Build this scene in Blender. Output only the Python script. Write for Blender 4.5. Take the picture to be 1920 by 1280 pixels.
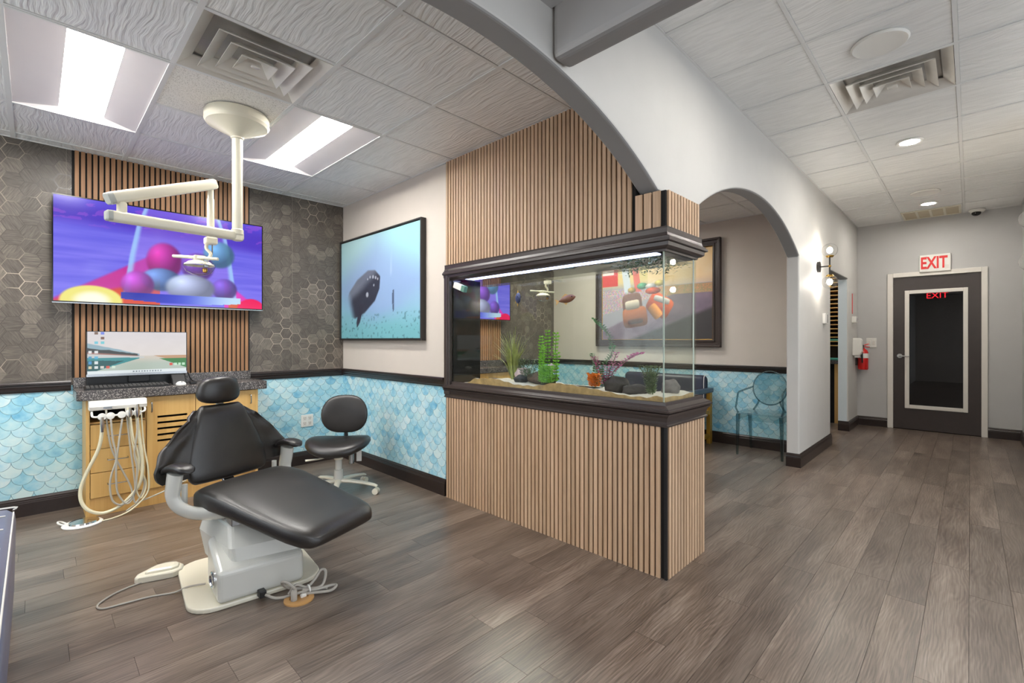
import bpy, math, random
import numpy as np
from mathutils import Vector

for _o in list(bpy.data.objects):
    bpy.data.objects.remove(_o)
scene = bpy.context.scene
col = scene.collection
R = math.radians

# ------------------------------------------------------------------ camera
CAM_H = 1.22
cam_data = bpy.data.cameras.new('camera')
cam_data.sensor_width = 36.0
cam_data.lens = 36.0 * 877.5 / 1920.0
cam_data.shift_y = -3.0 / 1920.0
cam_data.clip_start = 0.02
cam = bpy.data.objects.new('camera', cam_data)
cam.location = (0, 0, CAM_H)
cam.rotation_euler = (R(90), 0, R(-45.61))
col.objects.link(cam)
scene.camera = cam

# ------------------------------------------------------------------ world and exposure
world = bpy.data.worlds.new('world')
world.use_nodes = True
world.node_tree.nodes['Background'].inputs[0].default_value = (0.86, 0.92, 1.0, 1)
world.node_tree.nodes['Background'].inputs[1].default_value = 2.3
scene.world = world
scene.view_settings.view_transform = 'Standard'
scene.view_settings.look = 'None'
scene.view_settings.gamma = 1.0
scene.view_settings.use_curve_mapping = False
scene.view_settings.exposure = 0.55

E_TROFFER = 34.0      # lens of the ceiling troffers
E_ADDED = 14.0       # unseen troffers added over the entrance and side room
E_CAN = 260.0          # recessed downlights
E_BULB = 130.0         # sconce bulbs
E_TANK = 6.0          # aquarium lamp

random.seed(7)
rng = np.random.default_rng(7)

# ------------------------------------------------------------------ helpers: colour and materials
def s2l(c):
    c = c / 255.0
    return c / 12.92 if c <= 0.04045 else ((c + 0.055) / 1.055) ** 2.4

def C(r, g, b):
    return (s2l(r), s2l(g), s2l(b), 1.0)

class NT:
    """tiny helper around a node tree"""
    def __init__(self, name):
        self.m = bpy.data.materials.new(name)
        self.m.use_nodes = True
        self.t = self.m.node_tree
        self.n = self.t.nodes
        self.b = self.n['Principled BSDF']
        self.out = self.n['Material Output']
    def node(self, typ, **kw):
        nd = self.n.new(typ)
        for k, v in kw.items():
            setattr(nd, k, v)
        return nd
    def link(self, a, b):
        self.t.links.new(a, b)
    def put(self, sock, v):
        if hasattr(v, 'is_linked') or isinstance(v, bpy.types.NodeSocket):
            self.link(v, sock)
        else:
            sock.default_value = v
    def math(self, op, a, b=None, c=None):
        nd = self.node('ShaderNodeMath', operation=op)
        self.put(nd.inputs[0], a)
        if b is not None: self.put(nd.inputs[1], b)
        if c is not None: self.put(nd.inputs[2], c)
        return nd.outputs[0]
    def vmath(self, op, a, b=None, out=0):
        nd = self.node('ShaderNodeVectorMath', operation=op)
        self.put(nd.inputs[0], a)
        if b is not None: self.put(nd.inputs[1], b)
        return nd.outputs[out]
    def mix(self, f, a, b):
        nd = self.node('ShaderNodeMix', data_type='RGBA')
        self.put(nd.inputs[0], f); self.put(nd.inputs[6], a); self.put(nd.inputs[7], b)
        return nd.outputs[2]
    def mixv(self, f, a, b):
        nd = self.node('ShaderNodeMix', data_type='FLOAT')
        self.put(nd.inputs[0], f); self.put(nd.inputs[2], a); self.put(nd.inputs[3], b)
        return nd.outputs[0]
    def coord(self, which='Object'):
        return self.node('ShaderNodeTexCoord').outputs[which]
    def mapping(self, vec, scale=(1, 1, 1), loc=(0, 0, 0)):
        nd = self.node('ShaderNodeMapping')
        self.link(vec, nd.inputs[0])
        nd.inputs['Scale'].default_value = scale
        nd.inputs['Location'].default_value = loc
        return nd.outputs[0]
    def noise(self, vec, scale=5, detail=3, rough=0.5, out='Fac'):
        nd = self.node('ShaderNodeTexNoise')
        if vec is not None: self.link(vec, nd.inputs['Vector'])
        nd.inputs['Scale'].default_value = scale
        nd.inputs['Detail'].default_value = detail
        nd.inputs['Roughness'].default_value = rough
        return nd.outputs[out]
    def ramp(self, fac, stops):
        nd = self.node('ShaderNodeValToRGB')
        self.link(fac, nd.inputs[0])
        els = nd.color_ramp.elements
        els[0].position, els[0].color = stops[0]
        els[1].position, els[1].color = stops[1]
        for p, c in stops[2:]:
            e = els.new(p); e.color = c
        return nd.outputs[0]
    def bump(self, height, strength=0.3, dist=0.01):
        nd = self.node('ShaderNodeBump')
        self.link(height, nd.inputs['Height'])
        nd.inputs['Strength'].default_value = strength
        nd.inputs['Distance'].default_value = dist
        self.link(nd.outputs[0], self.b.inputs['Normal'])
    def set(self, color=None, rough=None, metal=None, **kw):
        if color is not None: self.put(self.b.inputs['Base Color'], color)
        if rough is not None: self.put(self.b.inputs['Roughness'], rough)
        if metal is not None: self.put(self.b.inputs['Metallic'], metal)
        for k, v in kw.items():
            self.put(self.b.inputs[k.replace('_', ' ')], v)
        return self.m

def plain(name, color, rough=0.5, metal=0.0, var=0.06, nscale=6.0, bump=0.0, bscale=60.0, coat=0.0):
    t = NT(name)
    co = t.coord('Object')
    n = t.noise(co, nscale, 3)
    dark = tuple(c * (1 - var) for c in color[:3]) + (1,)
    lite = tuple(min(1, c * (1 + var)) for c in color[:3]) + (1,)
    t.set(t.ramp(n, [(0.3, dark), (0.7, lite)]), rough, metal)
    if coat: t.set(Coat_Weight=coat, Coat_Roughness=0.15)
    if bump:
        t.bump(t.noise(co, bscale, 4), bump, 0.002)
    return t.m

def emit(name, color, strength):
    t = NT(name)
    e = t.node('ShaderNodeEmission')
    e.inputs[0].default_value = color
    e.inputs[1].default_value = strength
    t.link(e.outputs[0], t.out.inputs[0])
    return t.m

def thin_glass(name, tint=(0.96, 0.98, 0.95, 1), refl=1.0, rough=0.0, base=0.03):
    t = NT(name)
    tr = t.node('ShaderNodeBsdfTransparent'); tr.inputs[0].default_value = tint
    gl = t.node('ShaderNodeBsdfGlossy'); gl.inputs['Roughness'].default_value = rough
    lw = t.node('ShaderNodeLayerWeight'); lw.inputs[0].default_value = 0.5
    mx = t.node('ShaderNodeMixShader')
    sch = t.math('MULTIPLY_ADD', t.math('POWER', lw.outputs['Facing'], 5.0), 0.9 * refl, base)
    f = t.math('MINIMUM', sch, 1.0)
    t.link(f, mx.inputs[0]); t.link(tr.outputs[0], mx.inputs[1]); t.link(gl.outputs[0], mx.inputs[2])
    t.link(mx.outputs[0], t.out.inputs[0])
    return t.m

def wood(name, c1, c2, rough=0.5, along=2, scale=1.0, vary=0.12):
    """straight grain along an object axis, with a slight shade change from piece to piece"""
    t = NT(name)
    co = t.coord('Object')
    info = t.node('ShaderNodeObjectInfo')
    cmb = t.node('ShaderNodeCombineXYZ')
    rr = t.math('MULTIPLY', info.outputs['Random'], 37.0)
    for i in range(3): t.link(rr, cmb.inputs[i])
    v = t.vmath('ADD', co, cmb.outputs[0])
    sc = [60 * scale] * 3; sc[along] = 1.6 * scale
    g = t.noise(t.mapping(v, tuple(sc)), 1.0, 5, 0.6)
    colr = t.ramp(g, [(0.3, c1), (0.7, c2)])
    hsv = t.node('ShaderNodeHueSaturation')
    t.link(colr, hsv.inputs['Color'])
    t.link(t.math('MULTIPLY_ADD', info.outputs['Random'], 2 * vary, 1 - vary), hsv.inputs['Value'])
    t.set(hsv.outputs[0], rough)
    t.bump(g, 0.12, 0.002)
    return t.m

def attr_mat(name, emission=0.0, rough=0.35):
    """flat print held in a colour attribute (screens and pictures)"""
    t = NT(name)
    a = t.node('ShaderNodeAttribute'); a.attribute_name = 'print'
    if emission:
        e = t.node('ShaderNodeEmission')
        t.link(a.outputs['Color'], e.inputs[0]); e.inputs[1].default_value = emission
        g = t.node('ShaderNodeBsdfGlossy'); g.inputs['Roughness'].default_value = 0.15
        g.inputs[0].default_value = (0.03, 0.03, 0.03, 1)
        ad = t.node('ShaderNodeAddShader')
        t.link(e.outputs[0], ad.inputs[0]); t.link(g.outputs[0], ad.inputs[1])
        t.link(ad.outputs[0], t.out.inputs[0])
    else:
        t.set(a.outputs['Color'], rough)
    return t.m

# ------------------------------------------------------------------ helpers: meshes
def catmull(pts, n=8, closed=False):
    P = [Vector(p) for p in pts]
    out = []
    m = len(P)
    rngi = range(m) if closed else range(m - 1)
    for i in rngi:
        p1, p2 = P[i], P[(i + 1) % m]
        p0 = P[i - 1] if (closed or i > 0) else p1 * 2 - p2
        p3 = P[(i + 2) % m] if (closed or i + 2 < m) else p2 * 2 - p1
        for k in range(n):
            t = k / n
            out.append(0.5 * ((2 * p1) + (p2 - p0) * t + (2 * p0 - 5 * p1 + 4 * p2 - p3) * t * t
                              + (3 * p1 - p0 - 3 * p2 + p3) * t ** 3))
    if not closed: out.append(P[-1])
    return out

def arc2(cx, cy, r, a0, a1, n):
    return [(cx + r * math.cos(R(a0 + (a1 - a0) * i / n)), cy + r * math.sin(R(a0 + (a1 - a0) * i / n))) for i in range(n + 1)]

def rrect(x0, x1, y0, y1, r, n=5):
    return (arc2(x1 - r, y1 - r, r, 0, 90, n) + arc2(x0 + r, y1 - r, r, 90, 180, n)
            + arc2(x0 + r, y0 + r, r, 180, 270, n) + arc2(x1 - r, y0 + r, r, 270, 360, n))

def sgnpow(v, e):
    return math.copysign(abs(v) ** e, v)

class MB:
    def __init__(self):
        self.v = []; self.f = []
    def add(self, vs, fs):
        o = len(self.v)
        self.v += [tuple(p) for p in vs]
        self.f += [tuple(i + o for i in f) for f in fs]
        return self
    def box(self, x0, x1, y0, y1, z0, z1):
        return self.add([(x0, y0, z0), (x1, y0, z0), (x1, y1, z0), (x0, y1, z0), (x0, y0, z1), (x1, y0, z1), (x1, y1, z1), (x0, y1, z1)],
                        [(0, 3, 2, 1), (4, 5, 6, 7), (0, 1, 5, 4), (1, 2, 6, 5), (2, 3, 7, 6), (3, 0, 4, 7)])
    def prism(self, poly, a, b, axis=2):
        """poly of 2D points extruded from a to b along axis (the two other axes in x,y,z order)"""
        def mk(p, d):
            if axis == 2: return (p[0], p[1], d)
            if axis == 1: return (p[0], d, p[1])
            return (d, p[0], p[1])
        n = len(poly)
        vs = [mk(p, a) for p in poly] + [mk(p, b) for p in poly]
        fs = [tuple(range(n - 1, -1, -1)), tuple(range(n, 2 * n))]
        fs += [(i, (i + 1) % n, n + (i + 1) % n, n + i) for i in range(n)]
        return self.add(vs, fs)
    def loft(self, rings, caps=True, closed=False):
        n = len(rings[0]); vs = [p for r in rings for p in r]; fs = []
        m = len(rings)
        for j in range(m if closed else m - 1):
            a, b = j * n, ((j + 1) % m) * n
            for i in range(n):
                fs.append((a + i, a + (i + 1) % n, b + (i + 1) % n, b + i))
        if caps and not closed:
            fs.append(tuple(range(n - 1, -1, -1)))
            fs.append(tuple(range((m - 1) * n, m * n)))
        return self.add(vs, fs)
    def tube(self, path, r, seg=8, closed=False, flat=1.0):
        P = [Vector(p) for p in path]
        m = len(P); rings = []
        up = Vector((0, 0, 1)); prev = None
        for i, p in enumerate(P):
            a = P[i - 1] if (i > 0 or closed) else p
            b = P[(i + 1) % m] if (i < m - 1 or closed) else p
            d = (b - a).normalized()
            if prev is None:
                ref = up if abs(d.z) < 0.9 else Vector((1, 0, 0))
                u = d.cross(ref).normalized()
            else:
                u = (prev - d * prev.dot(d))
                u = u.normalized() if u.length > 1e-6 else d.cross(up).normalized()
            prev = u
            w = d.cross(u)
            rad = r(i / max(1, m - 1)) if callable(r) else r
            rings.append([p + u * (rad * math.cos(2 * math.pi * k / seg)) + w * (rad * flat * math.sin(2 * math.pi * k / seg)) for k in range(seg)])
        return self.loft(rings, True, closed)
    def lathe(self, prof, c=(0, 0, 0), seg=24, axis='z'):
        rings = []
        for r, h in prof:
            ring = []
            for k in range(seg):
                a = 2 * math.pi * k / seg
                x, y = max(r, 1e-4) * math.cos(a), max(r, 1e-4) * math.sin(a)
                if axis == 'z': ring.append((c[0] + x, c[1] + y, c[2] + h))
                elif axis == 'x': ring.append((c[0] + h, c[1] + x, c[2] + y))
                else: ring.append((c[0] + x, c[1] + h, c[2] + y))
            rings.append(ring)
        return self.loft(rings)
    def ellipsoid(self, c, rad, seg=16, rows=10, e=1.0):
        rings = []
        for j in range(rows + 1):
            ph = -math.pi / 2 + math.pi * j / rows
            cz, sz = max(abs(math.cos(ph)) ** e, 0.002), sgnpow(math.sin(ph), e)
            rings.append([(c[0] + rad[0] * cz * sgnpow(math.cos(2 * math.pi * k / seg), e),
                           c[1] + rad[1] * cz * sgnpow(math.sin(2 * math.pi * k / seg), e),
                           c[2] + rad[2] * sz) for k in range(seg)])
        return self.loft(rings)
    def quad_grid(self, fn, nu, nv):
        vs = [fn(i / nu, j / nv) for j in range(nv + 1) for i in range(nu + 1)]
        fs = [(j * (nu + 1) + i, j * (nu + 1) + i + 1, (j + 1) * (nu + 1) + i + 1, (j + 1) * (nu + 1) + i) for j in range(nv) for i in range(nu)]
        return self.add(vs, fs)
    def sweep(self, prof, path, closed=False):
        """profile of (outward, z) pairs swept along a horizontal polyline, mitred; outward = right of travel"""
        m = len(path); rings = []
        for i in range(m):
            p = Vector(path[i]).to_2d()
            d0 = (p - Vector(path[i - 1]).to_2d()) if (i > 0 or closed) else None
            d1 = (Vector(path[(i + 1) % m]).to_2d() - p) if (i < m - 1 or closed) else None
            if d0 is None: d0 = d1
            if d1 is None: d1 = d0
            n0 = Vector((d0.y, -d0.x)).normalized(); n1 = Vector((d1.y, -d1.x)).normalized()
            nn = (n0 + n1).normalized(); k = 1.0 / max(0.3, nn.dot(n0))
            rings.append([(p.x + nn.x * o * k, p.y + nn.y * o * k, z) for o, z in prof])
        return self.loft(rings, True, closed)
    def xform(self, fn):
        self.v = [tuple(fn(Vector(p))) for p in self.v]
        return self
    def build(self, name, mat=None, parent=None, local=False, smooth=False, bevel=0.0, bseg=2, angle=35, origin=None):
        import bmesh
        off = Vector((0, 0, 0))
        if parent is not None:
            if not local:
                q = parent
                while q is not None:
                    off += Vector(q.location); q = q.parent
        elif not local:
            if origin is not None: off = Vector(origin)
            else:
                a = np.array(self.v); lo, hi = a.min(0), a.max(0)
                off = Vector(((lo[0] + hi[0]) / 2, (lo[1] + hi[1]) / 2, lo[2]))
        me = bpy.data.meshes.new(name)
        me.from_pydata([tuple(Vector(p) - off) for p in self.v], [], self.f)
        bm = bmesh.new(); bm.from_mesh(me)
        bmesh.ops.recalc_face_normals(bm, faces=bm.faces)
        bm.to_mesh(me); bm.free()
        o = bpy.data.objects.new(name, me)
        col.objects.link(o)
        if parent is not None: o.parent = parent
        elif not local: o.location = off
        if mat is not None: me.materials.append(mat)
        if smooth:
            me.shade_smooth()
            try: me.set_sharp_from_angle(angle=R(angle))
            except Exception: pass
        if bevel:
            md = o.modifiers.new('bevel', 'BEVEL')
            md.width = bevel; md.segments = bseg; md.limit_method = 'ANGLE'; md.angle_limit = R(40)
        return o

def tag(o, label=None, cat=None, group=None, kind=None):
    if label: o['label'] = label
    if cat: o['category'] = cat
    if group: o['group'] = group
    if kind: o['kind'] = kind
    return o

def thing(name, label, cat, loc=(0, 0, 0), rz=0.0, group=None):
    o = bpy.data.objects.new(name, None)
    o.empty_display_size = 0.1
    o.location = loc; o.rotation_euler = (0, 0, rz)
    col.objects.link(o)
    return tag(o, label, cat, group)

def struct(o):
    o['kind'] = 'structure'
    return o

def copy_tree(o, parent=None, dx=(0, 0, 0)):
    c = o.copy(); col.objects.link(c)
    if parent is not None: c.parent = parent
    else: c.location = Vector(o.location) + Vector(dx)
    for ch in list(o.children):
        if ch.name != c.name: copy_tree(ch, c)
    return c

def inst(mesh_obj, parent, loc, rot=None, scale=None):
    """copy of a single piece sharing its mesh"""
    c = mesh_obj.copy(); col.objects.link(c)
    c.parent = parent; c.location = loc
    if rot is not None: c.rotation_euler = rot
    if scale is not None: c.scale = scale
    return c

def picture(name, mat, parent, origin, ux, uz, w, h, fn, nu=160, nv=100):
    """flat printed sheet: fn(u, v) arrays -> rgb (sRGB 0..255); ux, uz unit vectors"""
    u, v = np.meshgrid(np.linspace(0, 1, nu + 1), np.linspace(0, 1, nv + 1))
    rgb = np.clip(fn(u.ravel(), v.ravel()), 0, 255) / 255.0
    lin = np.where(rgb <= 0.04045, rgb / 12.92, ((rgb + 0.055) / 1.055) ** 2.4)
    ux, uz, og = Vector(ux), Vector(uz), Vector(origin)
    mb = MB()
    mb.quad_grid(lambda a, b: og + ux * (w * a) + uz * (h * b), nu, nv)
    o = mb.build(name, mat, parent)
    at = o.data.color_attributes.new('print', 'FLOAT_COLOR', 'POINT')
    at.data.foreach_set('color', np.concatenate([lin, np.ones((len(lin), 1))], 1).astype(np.float32).ravel())
    return o

def sm(a, b, x):
    t = np.clip((x - a) / (b - a), 0, 1)
    return t * t * (3 - 2 * t)

def lay(base, mask, colr):
    colr = np.array(colr, float)
    if colr.ndim == 1: colr = colr[None, :]
    return base * (1 - mask[:, None]) + colr * mask[:, None]

def vnoise(u, v, sx, sy, seed=0, octaves=3):
    r = np.random.default_rng(seed); out = np.zeros_like(u); amp = 1.0; tot = 0
    for k in range(octaves):
        nx, ny = int(sx * 2 ** k) + 3, int(sy * 2 ** k) + 3
        g = r.random((ny, nx))
        x = u * (sx * 2 ** k); y = v * (sy * 2 ** k)
        x = np.clip(x, 0, nx - 2.001); y = np.clip(y, 0, ny - 2.001)
        i, j = x.astype(int), y.astype(int); fx, fy = x - i, y - j
        fx = fx * fx * (3 - 2 * fx); fy = fy * fy * (3 - 2 * fy)
        out += amp * ((g[j, i] * (1 - fx) + g[j, i + 1] * fx) * (1 - fy) + (g[j + 1, i] * (1 - fx) + g[j + 1, i + 1] * fx) * fy)
        tot += amp; amp *= 0.5
    return out / tot

def text_part(body, size, mat, parent, center, right, up, out, depth=0.002, name='lettering', squeeze=1.0, bold=0.0):
    cu = bpy.data.curves.new('t', 'FONT')
    cu.body = body; cu.size = size; cu.extrude = depth / 2; cu.align_x = 'CENTER'; cu.align_y = 'CENTER'
    cu.resolution_u = 3; cu.offset = bold
    ob = bpy.data.objects.new('t', cu); col.objects.link(ob)
    bpy.context.view_layer.update()
    dg = bpy.context.evaluated_depsgraph_get()
    me = bpy.data.meshes.new_from_object(ob.evaluated_get(dg))
    bpy.data.objects.remove(ob); bpy.data.curves.remove(cu)
    right, up, out = Vector(right), Vector(up), Vector(out)
    off = Vector((0, 0, 0)); q = parent
    while q is not None:
        off += Vector(q.location); q = q.parent
    for v in me.vertices:
        c = v.co
        v.co = Vector(center) - off + right * (c.x * squeeze) + up * c.y + out * c.z
    me.name = name
    me.materials.clear(); me.materials.append(mat)
    o = bpy.data.objects.new(name, me); col.objects.link(o); o.parent = parent
    return o

# ------------------------------------------------------------------ materials
M = {}
M['paint_hall'] = plain('paint_hall', C(202, 200, 196), 0.6, var=0.015, bump=0.05, bscale=220)
M['paint_taupe'] = plain('paint_taupe', C(205, 196, 186), 0.6, var=0.015, bump=0.05, bscale=220)
M['paint_grey'] = plain('paint_grey', C(186, 185, 184), 0.6, var=0.015, bump=0.05, bscale=220)
M['paint_ceiling'] = plain('paint_ceiling', C(190, 190, 190), 0.7, var=0.02)
M['paint_jamb'] = plain('paint_jamb', C(214, 224, 228), 0.5, var=0.01)
M['espresso'] = plain('espresso', C(44, 34, 31), 0.28, var=0.1, nscale=20)
M['moulding'] = plain('moulding', C(62, 53, 50), 0.33, var=0.08, nscale=15)
M['white_trim'] = plain('white_trim', C(225, 220, 212), 0.4, var=0.01)
M['grid_white'] = plain('grid_white', C(222, 222, 220), 0.5, var=0.01)
M['white_plastic'] = plain('white_plastic', C(232, 230, 224), 0.35, var=0.01)
M['cream_enamel'] = plain('cream_enamel', C(226, 220, 200), 0.3, var=0.015, coat=0.3)
M['grey_enamel'] = plain('grey_enamel', C(205, 204, 196), 0.25, var=0.015, coat=0.4)
M['black_plastic'] = plain('black_plastic', C(22, 21, 21), 0.4, var=0.1)
M['black_gloss'] = plain('black_gloss', C(12, 11, 12), 0.12, var=0.1)
M['chrome'] = plain('chrome', C(215, 215, 215), 0.15, 1.0, var=0.02)
M['steel'] = plain('steel', C(170, 172, 174), 0.25, 1.0, var=0.04)
M['brass'] = plain('brass', C(200, 160, 80), 0.25, 1.0, var=0.05)
M['gold_paint'] = plain('gold_paint', C(176, 134, 48), 0.35, 0.6, var=0.08)
M['hose'] = plain('hose', C(186, 182, 170), 0.4, var=0.05)
M['hose_cream'] = plain('hose_cream', C(225, 218, 188), 0.4, var=0.04)
M['cord_grey'] = plain('cord_grey', C(170, 164, 154), 0.5, var=0.05)
M['red_paint'] = plain('red_paint', C(205, 22, 20), 0.25, var=0.04, coat=0.4)
M['sign_red'] = plain('sign_red', C(225, 50, 50), 0.5, var=0.03)
M['navy_vinyl'] = plain('navy_vinyl', C(104, 109, 134), 0.35, var=0.06, bump=0.1, bscale=120)
M['blue_vinyl'] = plain('blue_vinyl', C(54, 58, 74), 0.35, var=0.06, bump=0.1, bscale=120)
M['piping'] = plain('piping', C(225, 222, 216), 0.5, var=0.02)
M['slat_pale'] = wood('slat_pale', C(178, 145, 114), C(210, 179, 148), 0.55, 2, 1.0, 0.10)
M['slat_brown'] = wood('slat_brown', C(130, 92, 62), C(170, 128, 90), 0.55, 2, 1.0, 0.08)
M['slat_back'] = plain('slat_back', C(17, 14, 13), 0.8, var=0.15, nscale=80)
M['maple'] = wood('maple', C(208, 162, 92), C(224, 184, 114), 0.4, 2, 0.5, 0.04)
M['maple_edge'] = wood('maple_edge', C(196, 150, 84), C(212, 170, 104), 0.45, 2, 0.5, 0.03)
M['vent_metal'] = plain('vent_metal', C(224, 220, 212), 0.35, 0.1, var=0.04, nscale=8)
M['dark_void'] = plain('dark_void', C(14, 13, 13), 0.9, var=0.1)
M['troffer_lens'] = emit('troffer_lens', (1.0, 0.97, 0.92, 1), E_TROFFER)
M['troffer_pan'] = plain('troffer_pan', C(232, 226, 226), 0.5, var=0.01)
M['added_lens'] = emit('added_lens', (0.88, 0.93, 1.0, 1), E_ADDED)
M['can_glow'] = emit('can_glow', (1.0, 0.95, 0.87, 1), E_CAN)
M['bulb_glow'] = emit('bulb_glow', (1.0, 0.93, 0.82, 1), E_BULB)
M['tank_lamp'] = emit('tank_lamp', (0.55, 0.60, 1.0, 1), E_TANK)
M['glass'] = thin_glass('glass', (0.955, 0.975, 0.945, 1), 1.0, 0.0, 0.02)
M['door_glass'] = thin_glass('door_glass', (0.32, 0.32, 0.34, 1), 1.2, 0.0, 0.05)
M['globe_glass'] = thin_glass('globe_glass', (0.97, 0.97, 0.97, 1), 1.6, 0.05, 0.06)
M['smoke_acrylic'] = thin_glass('smoke_acrylic', (0.84, 0.90, 0.91, 1), 1.2, 0.02, 0.03)
M['clear_acrylic'] = thin_glass('clear_acrylic', (0.93, 0.92, 0.95, 1), 1.6, 0.02, 0.05)
M['print'] = attr_mat('print', 0.0, 0.35)

def screen_mat(name, strength): return attr_mat(name, strength)
M['tv_screen'] = screen_mat('tv_screen', 0.70)
M['pc_screen'] = screen_mat('pc_screen', 0.62)

def leather():
    t = NT('black_leather')
    co = t.coord('Object')
    n = t.noise(co, 9, 3)
    t.set(t.ramp(n, [(0.3, C(27, 24, 22)), (0.7, C(38, 34, 31))]), t.mixv(n, 0.32, 0.44))
    t.b.inputs['Specular IOR Level'].default_value = 0.7
    v = t.node('ShaderNodeTexVoronoi'); v.inputs['Scale'].default_value = 260
    t.link(co, v.inputs['Vector'])
    t.bump(v.outputs['Distance'], 0.10, 0.002)
    return t.m
M['leather'] = leather()

def terrazzo():
    t = NT('speckled_laminate')
    co = t.coord('Object')
    v = t.node('ShaderNodeTexVoronoi'); v.inputs['Scale'].default_value = 260
    t.link(co, v.inputs['Vector'])
    sep = t.node('ShaderNodeSeparateColor'); t.link(v.outputs['Color'], sep.inputs[0])
    t.set(t.ramp(sep.outputs[0], [(0.0, C(58, 55, 55)), (0.72, C(72, 68, 67)), (0.86, C(128, 122, 118)), (0.97, C(168, 160, 154))]), 0.25)
    return t.m
M['laminate'] = terrazzo()

def tile_mat():
    t = NT('rippled_ceiling_tile')
    co = t.coord('Object')
    info = t.node('ShaderNodeObjectInfo')
    cmb = t.node('ShaderNodeCombineXYZ')
    for i in range(3): t.link(t.math('MULTIPLY', info.outputs['Random'], 31.0), cmb.inputs[i])
    v = t.vmath('ADD', co, cmb.outputs[0])
    warp = t.noise(t.mapping(v, (3, 3, 3)), 1.0, 2, 0.5, 'Color')
    w = t.vmath('ADD', v, t.vmath('SCALE', warp))
    sc = w.node.inputs[1].links[0].from_node; sc.inputs['Scale'].default_value = 0.10
    n = t.noise(t.mapping(w, (70, 5.5, 1)), 1.0, 2, 0.5)
    n2 = t.math('SMOOTH_MIN', n, 0.62, 0.1)
    t.set(t.ramp(n, [(0.35, C(228, 228, 226)), (0.6, C(238, 238, 236))]), 0.42)
    t.bump(n, 0.85, 0.012)
    return t.m
M['tile'] = tile_mat()

def speckle_tile():
    t = NT('pinhole_ceiling_tile')
    co = t.coord('Object')
    n = t.noise(co, 220, 2)
    t.set(t.ramp(n, [(0.36, C(176, 170, 162)), (0.43, C(236, 232, 226))]), 0.8)
    return t.m
M['tile_pin'] = speckle_tile()

def plank_mat():
    t = NT('grey_oak_plank')
    co = t.coord('Object')
    info = t.node('ShaderNodeObjectInfo')
    rnd = info.outputs['Random']
    cmb = t.node('ShaderNodeCombineXYZ')
    for i, k in enumerate((23.0, 41.0, 7.0)):
        t.link(t.math('MULTIPLY', rnd, k), cmb.inputs[i])
    v = t.vmath('ADD', co, cmb.outputs[0])
    big = t.noise(t.mapping(v, (1.8, 9.0, 1)), 1.0, 4, 0.6)
    warp = t.noise(t.mapping(v, (2.2, 7, 1)), 1.0, 2, 0.5)
    y = t.node('ShaderNodeSeparateXYZ'); t.link(v, y.inputs[0])
    ring = t.math('SINE', t.math('MULTIPLY_ADD', warp, 60.0, t.math('MULTIPLY', y.outputs[1], 420.0)))
    fine = t.noise(t.mapping(v, (6, 240, 1)), 1.0, 3, 0.6)
    g = t.math('ADD', t.math('MULTIPLY', ring, 0.035), t.math('ADD', t.math('MULTIPLY', fine, 0.50), t.math('MULTIPLY', big, 0.50)))
    colr = t.ramp(g, [(0.32, C(74, 60, 51)), (0.46, C(112, 96, 84)), (0.57, C(138, 122, 109)), (0.72, C(168, 152, 138))])
    hsv = t.node('ShaderNodeHueSaturation'); t.link(colr, hsv.inputs['Color'])
    t.link(t.math('MULTIPLY_ADD', rnd, 0.26, 0.60), hsv.inputs['Value'])
    t.set(hsv.outputs[0], t.math('MULTIPLY_ADD', fine, 0.16, 0.24))
    t.b.inputs['Specular IOR Level'].default_value = 0.8
    t.bump(g, 0.10, 0.003)
    return t.m
M['plank'] = plank_mat()

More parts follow.
